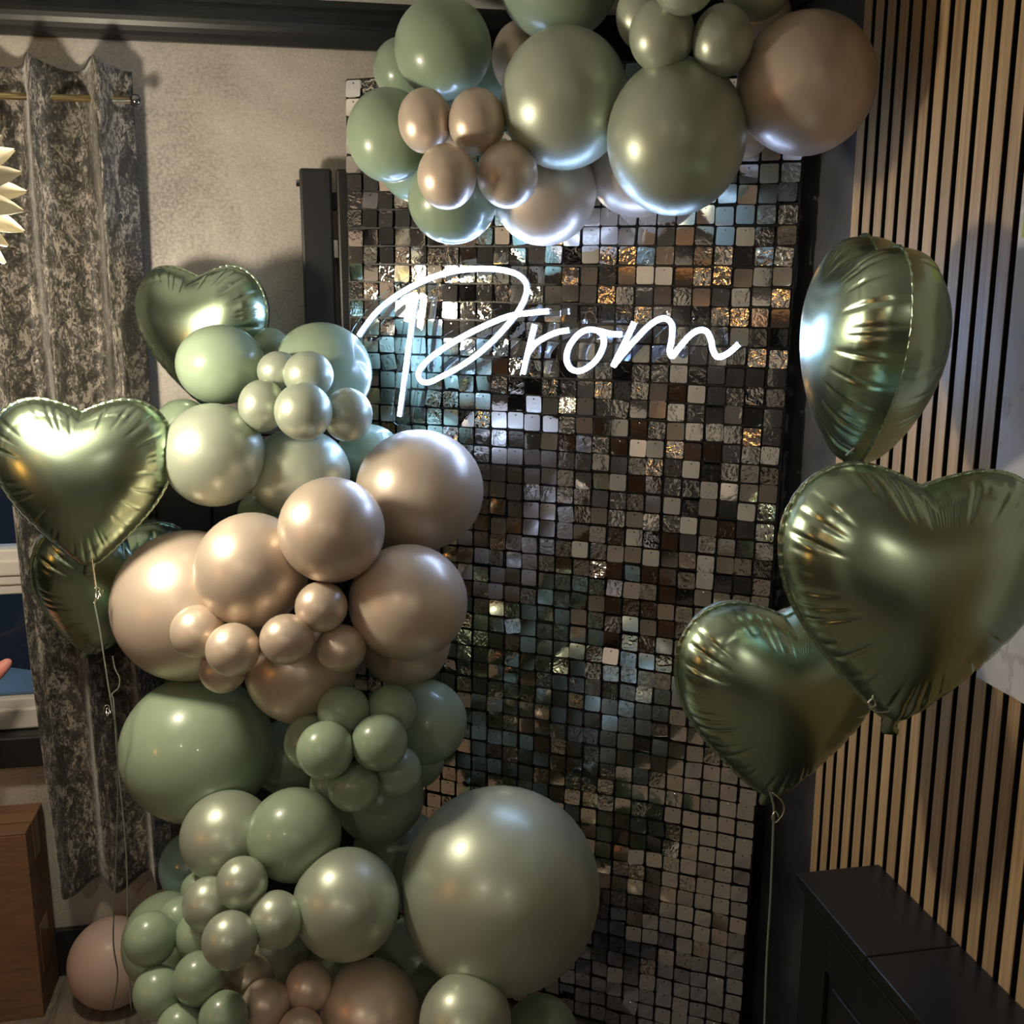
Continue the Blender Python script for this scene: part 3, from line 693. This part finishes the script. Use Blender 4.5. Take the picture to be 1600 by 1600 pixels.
# ------------------------------------------------------------------ foil hearts
def heart_mesh():
    half = [(0, .635), (.10, .685), (.26, .745), (.46, .785), (.68, .745), (.87, .60), (.985, .36), (1.0, .10), (.93, -.18), (.78, -.45), (.56, -.72), (.32, -.97), (.13, -1.14), (0, -1.22)]
    right = smooth_pts(half, 30)
    pts = np.array([p for p in right] + [(-p[0], p[1]) for p in right[-2:0:-1]])
    cen = np.array([0, -0.02])
    ang = np.unwrap(np.arctan2(pts[:, 1] - cen[1], pts[:, 0] - cen[0])); rad = np.hypot(*(pts - cen).T)
    NT = 420
    ta = np.linspace(0, 2 * math.pi, NT, endpoint=False)
    oa = np.mod(ang, 2 * math.pi); o2 = np.argsort(oa); oa, orad = oa[o2], rad[o2]
    ro = np.interp(ta, np.r_[oa - 2 * math.pi, oa, oa + 2 * math.pi], np.r_[orad, orad, orad])
    G = 128; xs = np.linspace(-1.3, 1.3, G); X, Y = np.meshgrid(xs, xs, indexing='ij')
    A_ = np.mod(np.arctan2(Y - cen[1], X - cen[0]), 2 * math.pi); Rg = np.hypot(X - cen[0], Y - cen[1])
    inside = Rg < np.interp(A_, np.r_[ta, 2 * math.pi], np.r_[ro, ro[0]])
    phi = np.zeros((G, G)); h2 = (xs[1] - xs[0]) ** 2
    for it in range(2600):
        phi[1:-1, 1:-1] = 0.25 * (phi[2:, 1:-1] + phi[:-2, 1:-1] + phi[1:-1, 2:] + phi[1:-1, :-2] + h2); phi *= inside
    phi = np.maximum(phi, 0)
    def sample(x, y):
        fx = np.clip((x + 1.3) / 2.6 * (G - 1), 0, G - 1.001); fy = np.clip((y + 1.3) / 2.6 * (G - 1), 0, G - 1.001)
        i = fx.astype(int); j = fy.astype(int); a = fx - i; c = fy - j
        return phi[i, j] * (1 - a) * (1 - c) + phi[i + 1, j] * a * (1 - c) + phi[i, j + 1] * (1 - a) * c + phi[i + 1, j + 1] * a * c
    ss = np.r_[np.linspace(0.04, 0.7, 18), np.linspace(0.73, 0.985, 20), 1.0]
    pmax = phi.max()
    rr = np.random.default_rng(3)
    # arc length along the outline drives the folds
    arc = np.cumsum(np.r_[0, np.hypot(np.diff(ro * np.cos(ta)), np.diff(ro * np.sin(ta)))]); arc /= arc[-1]
    def folds(nf, seed):
        g_ = np.random.default_rng(seed); f0 = np.sort((np.arange(nf) + g_.uniform(-.3, .3, nf)) / nf); ln = g_.uniform(0.25, 1.0, nf)
        return f0, ln
    verts = []; faces = []
    def side(sgn, seed):
        f0, ln = folds(44, seed); base = len(verts)
        verts.append((cen[0], sgn * 0.58 * math.sqrt(sample(np.array([cen[0]]), np.array([cen[1]]))[0] / pmax), cen[1]))
        for s in ss:
            x = cen[0] + s * ro * np.cos(ta); y = cen[1] + s * ro * np.sin(ta)
            zz = 0.58 * np.sqrt(np.maximum(sample(x, y), 0) / pmax) if s < 0.999 else np.zeros(NT)
            # blend to a clean round rim
            if s > 0.8:
                edge = 0.58 * np.sqrt(np.maximum(0, (1 - s))) * 1.55
                w = (s - 0.8) / 0.2; zz = zz * (1 - w) + np.minimum(edge, zz + 0.2) * w
            cr = np.zeros(NT)
            for a, l in zip(f0, ln):
                d = np.abs(((arc - a + 0.5) % 1) - 0.5); reach = 1 - 0.42 * l
                amt = max(0.0, (s - reach) / (1 - reach)) if s > reach else 0
                cr -= l * (amt ** 0.7) * (1 - max(0, s - 0.95) / 0.05 * 0.7) * np.exp(-(d / 0.0042) ** 2)
            rip = np.sin(arc * 2 * math.pi * 190) * np.exp(-((s - 0.78) / 0.10) ** 2) * (0.5 + 0.5 * np.sin(arc * 2 * math.pi * 5 + seed))
            zz = np.maximum(zz + 0.030 * cr * np.minimum(1, zz / 0.1) + 0.0028 * rip, 0)
            verts.extend(zip(x, sgn * zz, y))
        for j in range(NT): 
            f = (base, base + 1 + j, base + 1 + (j + 1) % NT); faces.append(f if sgn < 0 else f[::-1])
        for i in range(len(ss) - 1):
            for j in range(NT):
                a = base + 1 + i * NT + j; c = base + 1 + i * NT + (j + 1) % NT
                f = (a, a + NT, c + NT, c); faces.append(f if sgn < 0 else f[::-1])
    side(-1, 1); side(1, 2)
    seam_v = []; seam_f = []
    for k, s in enumerate((0.995, 1.028)):
        wob = 0.006 * np.sin(arc * 2 * math.pi * 60) * (k) + 0.004 * np.sin(arc * 2 * math.pi * 137) * k
        for dy in (-0.004, 0.004):
            seam_v.extend(zip(cen[0] + s * ro * np.cos(ta), dy + wob, cen[1] + s * ro * np.sin(ta)))
    for j in range(NT):
        j2 = (j + 1) % NT
        seam_f += [(j, 2 * NT + j, 2 * NT + j2, j2), (NT + j, NT + j2, 3 * NT + j2, 3 * NT + j), (2 * NT + j, 3 * NT + j, 3 * NT + j2, 2 * NT + j2)]
    return MB().add(verts, faces).mesh('foil_body', 'foil', True), MB().add(seam_v, seam_f).mesh('seam', 'foil', True)
HB, HS = heart_mesh()
tl = MB(); tv = []
for i, (zz, w, d) in enumerate(((-1.10, 0.13, 0.07), (-1.20, 0.075, 0.035), (-1.27, 0.06, 0.025), (-1.31, 0.075, 0.012), (-1.345, 0.06, 0.008))):
    for q in range(10):
        a = 2 * math.pi * q / 10; tv.append((w * math.cos(a) + 0.012 * math.sin(i * 2.1), d * math.sin(a), zz))
tl.add(tv, [(i * 10 + j, i * 10 + (j + 1) % 10, (i + 1) * 10 + (j + 1) % 10, (i + 1) * 10 + j) for i in range(4) for j in range(10)] + [tuple(range(40, 50))])
HT = tl.mesh('tail', 'foil', True)
def heart(u, v, z, size, yaw, roll, tilt, label):
    p = atz(u, v, z); d = p - C0; base = math.atan2(-d[0], d[1])
    o = empty('heart_balloon', p, label=label, cat='balloon', group='green foil heart balloons')
    o.matrix_world = Matrix.Translation(tuple(p)) @ Matrix.Rotation(base + math.radians(yaw), 4, 'Z') @ Matrix.Rotation(math.radians(tilt), 4, 'X') @ Matrix.Rotation(math.radians(roll), 4, 'Y') @ Matrix.Diagonal((size, size, size, 1))
    for nm, me in (('foil_body', HB), ('seam', HS), ('tail', HT)):
        c = bpy.data.objects.new(nm, me); COL.objects.link(c); c.parent = o
    return o
def ribbon(h, pts, z, mat='silver', r=0.0016, name='ribbon'):
    """pts: pixel or (pixel, pixel, depth)"""
    P = [atz(q[0], q[1], q[2] if len(q) > 2 else z) for q in pts]
    mi = np.array(h.matrix_world.inverted()); sc = h.matrix_world.to_scale()[0]
    P = [(mi @ np.append(p, 1))[:3] for p in smooth_pts(P, 6)]
    return MB().tube(P, r / sc, 6).build(name, mat, h, True)
def coil(h, u, v, z, ru, n=3, mat='silver'):
    pts = [(u + ru * math.cos(t) * (0.6 + 0.4 * math.cos(t * 0.37)), v + ru * math.sin(t) * 0.9 + t * 0.8, z + 0.004 * math.sin(t * 1.3)) for t in np.linspace(0, 2 * math.pi * n, 14 * n)]
    return ribbon(h, pts, z, mat, 0.0012)
h1 = heart(318, 505, 2.30, 0.158, -32, 0, 4, 'dark green foil heart balloon in front of the plaster wall')
h2 = heart(132, 728, 1.98, 0.164, -9, 2, 0, 'green foil heart balloon facing out in front of the velvet curtain')
h3 = heart(172, 896, 2.32, 0.174, 16, 13, 20, 'green foil heart balloon leaning back between the curtain and the champagne giant')
h4 = heart(1362, 520, 1.47, 0.163, -74, 9, 0, 'green foil heart balloon turned sideways with its seam towards the slats')
h5 = heart(1424, 890, 1.29, 0.165, 20, 3, 0, 'largest-looking green foil heart balloon overlapping the pale picture')
h6 = heart(1216, 1062, 1.60, 0.164, 22, 1, 4, 'green foil heart balloon hanging low over the black cabinet')
ribbon(h2, [(143, 868), (146, 890), (150, 925), (147, 945)], 1.98)
coil(h2, 152, 922, 1.98, 9, 2)
ribbon(h2, [(147, 940), (156, 985), (163, 1030), (170, 1075), (176, 1110), (182, 1150, 2.0), (184, 1250, 2.05), (180, 1380, 2.1), (177, 1470, 2.15), (184, 1525, 2.2), (176, 1575, 2.25)], 1.98, 'gribbon')
ribbon(h3, [(176, 1025), (180, 1045), (187, 1060), (185, 1075), (175, 1085), (178, 1100), (183, 1180), (197, 1330), (200, 1470), (205, 1580)], 2.15, 'gribbon')
coil(h3, 168, 1105, 2.1, 8, 2)
ribbon(h6, [(1203, 1236), (1209, 1262), (1208, 1300), (1204, 1400), (1198, 1500), (1194, 1620), (1190, 1750, 1.65)], 1.60, 'gribbon', 0.0018)
ribbon(h6, [(1206, 1238), (1222, 1252), (1224, 1270), (1212, 1285), (1206, 1278), (1212, 1268), (1218, 1280)], 1.59, 'silver', 0.0013)
ribbon(h5, [(1405, 1108), (1388, 1112), (1372, 1113), (1362, 1108), (1357, 1098), (1364, 1092), (1368, 1102), (1358, 1106)], 1.29, 'silver', 0.0014)
ribbon(h4, [(1335, 700), (1328, 706), (1322, 712)], 1.44, 'silver', 0.0014)

# ------------------------------------------------------------------ curtain, rod
yc = YB - 0.095
cl = on_y(92, 1392, yc)[0]; cr_ = on_y(272, 1345, yc)[0]; clt = on_y(-62, 110, yc)[0]; crt = on_y(205, 110, yc)[0]
def curtain():
    nu, nv = 200, 90; vs = []
    z0c, z1c = on_y(100, 1392, yc)[2], on_y(160, 100, yc)[2]
    for j in range(nv):
        t = j / (nv - 1)
        for i in range(nu):
            s = i / (nu - 1)
            nf = 2.65
            ph = 2 * math.pi * (nf * s + 0.05 * math.sin(3.3 * s + 2.2 * (1 - t))) + 0.5 * math.sin(2.6 * t)
            am = 0.043 * (1.05 - 0.3 * (1 - t)) 
            dep = am * (math.sin(ph) + 0.22 * math.sin(2 * ph + 0.6)) + 0.006 * math.sin(23 * s + 9 * t) + 0.004 * math.sin(40 * s - 14 * t)
            xa = cl + (clt - cl) * t; xb = cr_ + (crt - cr_) * t; x = xa + (xb - xa) * s + 0.009 * math.cos(ph)
            zz = z0c + (z1c - z0c) * t
            if t > 0.98: zz += 0.008 * math.sin(ph + 0.8)
            if t < 0.02: zz += 0.012 * math.sin(ph * 1.0 + 2.0)
            vs.append((x, yc - dep, zz))
    fs = [(j * nu + i, j * nu + i + 1, (j + 1) * nu + i + 1, (j + 1) * nu + i) for j in range(nv - 1) for i in range(nu - 1)]
    return MB().add(vs, fs), z0c, z1c
cm, zc0, zc1 = curtain()
zr = on_y(100, 153, yc)[2]
cur = empty('curtain', ((cl + cr_) / 2, yc, zc0), label='crushed grey velvet eyelet curtain hanging beside the window', cat='curtain')
co = cm.build('cloth', 'velvet', None, True)
uvl = co.data.uv_layers.new(name='cloth')                            # along the cloth and up, in metres
vi = np.empty(len(co.data.loops), dtype=np.int32); co.data.loops.foreach_get('vertex_index', vi)
zz_ = np.array([p[2] for p in cm.v]); uvl.data.foreach_set('uv', np.stack([(vi % 200) / 199 * 0.62, zz_[vi]], 1).astype(np.float32).ravel())
co.parent = cur; co.matrix_parent_inverse = Matrix.Translation(cur.location).inverted()
sm = co.modifiers.new('thickness', 'SOLIDIFY'); sm.thickness = 0.004
for ex_ in (-0.585 , -0.50):
    xx = on_y(148, 165, yc)[0] if ex_ > -0.55 else cl + 0.03
    ring = [(xx + 0.004 * math.sin(a), yc - 0.026 * math.sin(a) * 0.9, zr - 0.016 + 0.034 * math.cos(a)) for a in np.linspace(0, 2 * math.pi, 20, endpoint=False)]
    ro_ = MB().tube(ring, 0.004, 8, closed=True).build('eyelet', 'brass', None, True); ro_.parent = cur; ro_.matrix_parent_inverse = Matrix.Translation(cur.location).inverted()
fx = on_y(212, 157, yc)[0]
rod = empty('curtain_rod', (fx, yc, zr), label='thin brass curtain rod with a dark ball end', cat='curtain rod')
MB().tube([(-1.25, 0, 0), (-0.012, 0, 0)], 0.0075, 12).build('pole', 'brass', rod, True)
MB().lathe([(0.0135 * math.sin(t) + 1e-4, 0.0135 * math.cos(t)) for t in np.linspace(0.02, math.pi - .02, 12)], 16).build('finial', 'steel', rod, True)
MB().tube([(-0.04, 0, 0), (-0.04, YB - yc, 0)], 0.006, 8).build('bracket', 'steel', rod, True)

# ------------------------------------------------------------------ radiator and low cabinet on the back wall
rx0 = on_y(467, 262, YB - 0.09)[0]; rz1 = on_y(467, 262, YB - 0.09)[2]
rad = empty('vertical_radiator', (rx0 + 0.2, YB - 0.05, rz1 - 1.75), label='tall anthracite flat-panel radiator beside the mirror-tile backdrop', cat='radiator')
def radp(mb, nm, mat='rad', bev=0.006):
    o = mb.build(nm, mat, None, bevel=bev); o.parent = rad; o.matrix_parent_inverse = Matrix.Translation(rad.location).inverted(); return o
rw = 0.074
for i in range(5):
    radp(MB().box((rx0 + i * (rw + 0.010), YB - 0.09, rz1 - 1.75), (rx0 + i * (rw + 0.010) + rw, YB - 0.065, rz1)), 'section')
radp(MB().box((rx0 + 0.004, YB - 0.064, rz1 - 0.09), (rx0 + 0.40, YB - 0.03, rz1 - 0.05)), 'header_pipe')
radp(MB().box((rx0 + 0.004, YB - 0.064, rz1 - 1.70), (rx0 + 0.40, YB - 0.03, rz1 - 1.66)), 'header_pipe')
radp(MB().box((rx0 + 0.05, YB - 0.065, rz1 - 0.2), (rx0 + 0.09, YB, rz1 - 0.16)), 'wall_bracket', 'steel', 0)
radp(MB().box((rx0 + 0.3, YB - 0.065, rz1 - 1.5), (rx0 + 0.34, YB, rz1 - 1.46)), 'wall_bracket', 'steel', 0)
radp(MB().tube([(rx0 - 0.008, YB - 0.05, rz1 - 0.03), (rx0 + 0.006, YB - 0.05, rz1 - 0.03)], 0.008, 10), 'bleed_valve', 'steel', 0)
lx0, lx1 = on_y(236, 700, YB - 0.11)[0], on_y(462, 700, YB - 0.11)[0]; lz1 = on_y(300, 668, YB - 0.11)[2]
lc = empty('wall_cabinet', ((lx0 + lx1) / 2, YB - 0.06, 0), label='low black two-door cabinet behind the balloon column', cat='cabinet')
def lcp(mb, nm, bev=0.003):
    o = mb.build(nm, 'black_paint', None, bevel=bev); o.parent = lc; o.matrix_parent_inverse = Matrix.Translation(lc.location).inverted(); return o
lcp(MB().box((lx0, YB - 0.095, 0), (lx1, YB - 0.019, lz1 - 0.02)), 'body'); lcp(MB().box((lx0 - .006, YB - 0.115, lz1 - 0.02), (lx1 + .006, YB - 0.001, lz1)), 'top')
lm = on_y(331, 800, YB - 0.11)[0]
lcp(MB().box((lx0 + .004, YB - 0.112, 0.06), (lm - .002, YB - 0.094, lz1 - 0.024)), 'door'); lcp(MB().box((lm + .002, YB - 0.112, 0.06), (lx1 - .004, YB - 0.094, lz1 - 0.024)), 'door')

# ------------------------------------------------------------------ black cabinet along the slat wall
kz = 0.755; kx0 = 0.803; ky1 = 1.540; ky0 = -0.3
kc = empty('radiator_cabinet', ((kx0 + XS) / 2, 0.6, 0), label='low black painted cabinet with panelled doors along the oak slat wall', cat='cabinet')
def kcp(mb, nm, par=None, bev=0.0025, mat='cab_paint'):
    o = mb.build(nm, mat, None, bevel=bev); o.parent = par or kc
    o.matrix_parent_inverse = Matrix.Translation(kc.location).inverted(); return o
seam_y = on_floor(1356, 1495, kz)[1]
kcp(MB().box((kx0 + 0.03, ky0, 0.0), (XS - 0.001, ky1 - 0.012, kz - 0.022)), 'body')
kcp(MB().box((kx0, seam_y + 0.0008, kz - 0.022), (XS - 0.0005, ky1, kz)), 'top_board', bev=0.002); kcp(MB().box((kx0, ky0, kz - 0.022), (XS - 0.0005, seam_y - 0.0008, kz)), 'top_board', bev=0.002)
y = ky1 - 0.02
while y - 0.44 > ky0:
    y0, y1 = y - 0.43, y
    d = kcp(MB().box((kx0 + 0.018, y0, 0.08), (kx0 + 0.0305, y1, kz - 0.035)), 'door')
    fr2 = MB(); sw = 0.085
    for a, c, z0, z1 in ((y0, y0 + sw, 0.08, kz - 0.035), (y1 - sw, y1, 0.08, kz - 0.035), (y0 + sw, y1 - sw, 0.08, 0.08 + sw), (y0 + sw, y1 - sw, kz - 0.035 - sw, kz - 0.035)):
        fr2.box((kx0 + 0.008, a, z0), (kx0 + 0.0185, c, z1))
    o = fr2.build('door_frame', 'cab_paint', None, bevel=0.0025); o.parent = d
    o = MB().box((kx0 + 0.012, y0 + sw + 0.022, 0.08 + sw + 0.022), (kx0 + 0.0185, y1 - sw - 0.022, kz - 0.035 - sw - 0.022)).build('raised_panel', 'cab_paint', None, bevel=0.002); o.parent = d
    y -= 0.44
kcp(MB().box((kx0 + 0.022, ky0, 0.0), (kx0 + 0.031, ky1 - 0.014, 0.075)), 'plinth')
# socket on the charcoal wall
sy0, sy1 = on_x(1187, 1415, XR)[1], on_x(1168, 1340, XR)[1]; sz0, sz1 = on_x(1187, 1415, XR)[2] , on_x(1175, 1347, XR)[2]
so = empty('wall_socket', (XR, (sy0 + sy1) / 2, sz0), label='black double wall socket on the charcoal wall behind the backdrop edge', cat='socket')
def sop(mb, nm, **k):
    o = mb.build(nm, 'black', None, **k); o.parent = so; o.matrix_parent_inverse = Matrix.Translation(so.location).inverted()
sop(MB().box((XR - 0.010, sy0, sz0), (XR + .001, sy0 + 0.146, sz0 + 0.086)), 'face_plate', bevel=0.003)
for q in (0.03, 0.092): sop(MB().box((XR - 0.014, sy0 + q, sz0 + 0.052), (XR - 0.0095, sy0 + q + 0.02, sz0 + 0.07)), 'switch', bevel=0.001)

# ------------------------------------------------------------------ pale picture on the slats
py1 = on_x(1525, 1058, XS - 0.012)[1]; pz0 = on_x(1525, 1058, XS - 0.012)[2]
pic = empty('canvas_picture', (XS, py1, pz0), label='pale grey marbled canvas hung on the oak slats', cat='picture')
def pcp(mb, nm, mat):
    o = mb.build(nm, mat, None, bevel=0.001); o.parent = pic; o.matrix_parent_inverse = Matrix.Translation(pic.location).inverted(); return o
pcp(MB().box((XS - 0.012, py1 - 0.62, pz0), (XS + 0.0005, py1, 2.02)), 'canvas', 'art')
gz = on_x(1598, 348, XS - 0.0125)[2]
pcp(MB().box((XS - 0.0127, py1 - 0.07, gz - 0.02), (XS - 0.0118, py1 - 0.008, gz + 0.05)), 'painted_leaf', 'artgreen')

# ------------------------------------------------------------------ cardboard box
bx = empty('cardboard_box', (-0.95, 2.5, 0), label='brown taped cardboard box on the floor under the window', cat='box')
def bxp(mb, nm, mat='card', bev=0.002):
    o = mb.build(nm, mat, None, bevel=bev); o.parent = bx; o.matrix_parent_inverse = Matrix.Translation(bx.location).inverted(); return o
bxp(MB().box((-1.22, 2.437, 0), (-0.735, 2.593, 0.497)), 'carton')
bxp(MB().box((-1.22, 2.437, 0.498), (-0.735, 2.513, 0.502)), 'flap'); bxp(MB().box((-1.22, 2.516, 0.498), (-0.735, 2.593, 0.503)), 'flap')
bxp(MB().box((-1.221, 2.490, 0.5035), (-0.734, 2.540, 0.5042)).box((-0.7348, 2.490, 0.40), (-0.7338, 2.540, 0.504)), 'tape', 'tape', 0)
bxp(MB().box((-0.7352, 2.47, 0.10), (-0.7338, 2.54, 0.23)), 'shipping_label', 'tape', 0)

# ------------------------------------------------------------------ hand reaching in beside the window
def skin_chain(mb_v, mb_e, pts):
    o = len(mb_v)
    for p in pts: mb_v.append(p)
    return o
hv, he, hr = [], [], []
def chain(start, pts, rad):
    prev = start
    for p, r in zip(pts, rad):
        hv.append(p); hr.append(r); i = len(hv) - 1
        if prev is not None: he.append((prev, i))
        prev = i
    return prev
tipP = on_y(16, 1035, 2.45)
def rel(dx, dy, dz): return (tipP[0] + dx, tipP[1] + dy, tipP[2] + dz)
elbow = chain(None, [rel(-0.42, -0.08, -0.16), rel(-0.25, -0.05, -0.12), rel(-0.135, -0.02, -0.075), rel(-0.075, -0.005, -0.05)], [0.042, 0.036, 0.026, 0.030])
chain(elbow, [rel(-0.040, 0.0, -0.030), rel(-0.016, 0.002, -0.010), rel(0.002, 0.003, 0.007)], [0.022, 0.0165, 0.009])
for k, (dy, ln) in enumerate(((-0.012, 1.0), (-0.03, 1.08), (-0.046, 1.0), (-0.06, 0.82))):
    chain(elbow, [rel(-0.080, dy, -0.062 - 0.002 * k), rel(-0.084 + 0.030 * ln, dy - .004, -0.072), rel(-0.086 + 0.042 * ln, dy - .004, -0.092), rel(-0.090 + 0.040 * ln, dy - .002, -0.108)], [0.011, 0.0095, 0.0085, 0.007])
hm = bpy.data.meshes.new('person'); hm.from_pydata([tuple(p) for p in hv], he, []); hm.materials.append(M['skin'])
ho = bpy.data.objects.new('person', hm); COL.objects.link(ho)
sk = ho.modifiers.new('skin', 'SKIN'); 
for i, r in enumerate(hr): hm.skin_vertices[0].data[i].radius = (r, r); hm.skin_vertices[0].data[i].use_root = (i == 0)
sk.use_smooth_shade = True
sb = ho.modifiers.new('sub', 'SUBSURF'); sb.levels = sb.render_levels = 2
tag(ho, 'pink hand with raised thumb reaching in beside the window', 'person')
sl = MB().tube([rel(-0.44, -0.083, -0.165), rel(-0.30, -0.06, -0.132), rel(-0.17, -0.03, -0.09)], [0.062, 0.056, 0.046], 16).build('sleeve', 'sleeve', ho, True)

# ------------------------------------------------------------------ the rest of the room, seen in the mirror tiles
sd = empty('sideboard', (XL + 0.22, 0.4, 0), label='dark walnut sideboard standing against the far plaster wall', cat='sideboard')
MB().box((-0.20, -0.8, 0.12), (0.20, 0.8, 0.80)).build('body', 'walnut', sd, bevel=0.006)
for yy in (-0.535, 0, 0.535): MB().box((0.20, yy - 0.26, 0.14), (0.215, yy + 0.26, 0.78)).build('door', 'walnut', sd, bevel=0.003)
for a in (-0.17, 0.17):
    for c in (-0.74, 0.74): MB().tube([(a, c, 0), (a, c, 0.125)], 0.018, 10).build('leg', 'black', sd)
tl_ = empty('table_lamp_offscreen', (XL + 0.22, 1.02, 0.80), label='table lamp with a glowing orange shade on the sideboard', cat='lamp')
MB().lathe([(0.06, 0), (0.06, 0.012), (0.012, 0.03), (0.03, 0.20), (0.012, 0.38), (0.01, 0.42)], 20).build('base', 'brass', tl_, True)
MB().lathe([(0.08, 0.42), (0.055, 0.56), (0.053, 0.56), (0.078, 0.42)], 24).build('shade_offscreen', 'orange', tl_, True)
tv_ = empty('television', (XL + 0.06, 0.55, 1.0), label='flat black television on the plaster wall above the sideboard', cat='television')
MB().box((-0.055, -0.42, 0.10), (0.0, 0.42, 0.62)).build('case', 'black', tv_, bevel=0.006)
MB().box((0.0, -0.40, 0.12), (0.004, 0.40, 0.60)).build('screen', 'screen', tv_)
bc = empty('bookcase', (XL + 0.16, 2.05, 0), label='tall black open bookcase by the window corner', cat='bookcase')
for a, c in (((-0.15, -0.45, 0), (0.15, -0.42, 2.0)), ((-0.15, 0.42, 0), (0.15, 0.45, 2.0))): MB().box(a, c).build('side_panel', 'black_paint', bc)
MB().box((-0.15, -0.42, 0.0), (-0.14, 0.42, 2.0)).build('back_panel', 'black_paint', bc)
for zz in (0.04, 0.42, 0.80, 1.18, 1.56, 1.97): MB().box((-0.14, -0.42, zz - 0.015), (0.15, 0.42, zz + 0.015)).build('shelf', 'black_paint', bc)
ws = empty('wall_sconce_offscreen', (XL, -0.62, 1.90), label='small wall sconce with a glowing amber glass beside the white door', cat='lamp')
MB().box((0, -0.03, -0.06), (0.015, 0.03, 0.06)).build('back_plate', 'brass', ws, bevel=0.003)
MB().tube([(0.01, 0, -0.03), (0.07, 0, -0.04), (0.08, 0, -0.01)], 0.006, 8).build('arm', 'brass', ws, True)
MB().lathe([(0.025, 0.0), (0.05, 0.03), (0.055, 0.12), (0.05, 0.12), (0.02, 0.01)], 20, c=(0.08, 0, -0.01)).build('shade_offscreen', 'orange', ws, True)
for yy, zz, w_, h_, lb in ((1.32, 1.38, 0.40, 0.55, 'cream abstract print in a white frame above the table lamp'), (-0.25, 1.45, 0.50, 0.38, 'wide cream landscape print in a white frame beside the television')):
    pf = empty('framed_print', (XL, yy, zz), label=lb, cat='picture')
    fb = MB(); hw = w_ / 2
    fb.box((0, -hw, 0), (0.02, hw, 0.02)).box((0, -hw, h_ - 0.02), (0.02, hw, h_)).box((0, -hw, 0.02), (0.02, -hw + 0.02, h_ - 0.02)).box((0, hw - 0.02, 0.02), (0.02, hw, h_ - 0.02))
    fb.build('frame', 'white', pf); MB().box((0.0, -hw + 0.02, 0.02), (0.012, hw - 0.02, h_ - 0.02)).build('print', 'white', pf)
dr = tag(empty('door_1', (XL, -1.35, 0)), kind='structure')
MB().box((0.0, -0.42, 0), (0.03, 0.42, 2.02)).build('door_leaf', 'white', dr, bevel=0.004)
for zz in (0.15, 1.05):
    for yy in (-0.33, 0.05): MB().box((0.03, yy, zz), (0.04, yy + 0.28, zz + 0.78)).build('door_panel', 'white', dr, bevel=0.004)
MB().tube([(0.03, 0.34, 1.0), (0.08, 0.34, 1.0), (0.08, 0.24, 1.0)], 0.009, 8).build('door_handle', 'steel', dr)
sf = empty('sofa', (-0.7, YF + 0.5, 0), label='charcoal fabric sofa against the dark wall behind the photographer', cat='sofa')
MB().box((-0.95, -0.42, 0.06), (0.95, 0.42, 0.34)).build('base', 'sofa', sf, bevel=0.03)
MB().box((-0.95, -0.45, 0.30), (0.95, -0.20, 0.88)).build('backrest', 'sofa', sf, bevel=0.05)
for a in (-0.95, 0.75): MB().box((a, -0.42, 0.30), (a + 0.20, 0.42, 0.62)).build('armrest', 'sofa', sf, bevel=0.04)
for a in (-0.74, 0.005): MB().box((a, -0.20, 0.33), (a + 0.735, 0.44, 0.47)).build('seat_cushion', 'sofa', sf, bevel=0.04)
for a in (-0.88, 0.88):
    for c in (-0.36, 0.36): MB().tube([(a, c, 0), (a, c, 0.07)], 0.02, 10).build('leg', 'black', sf)
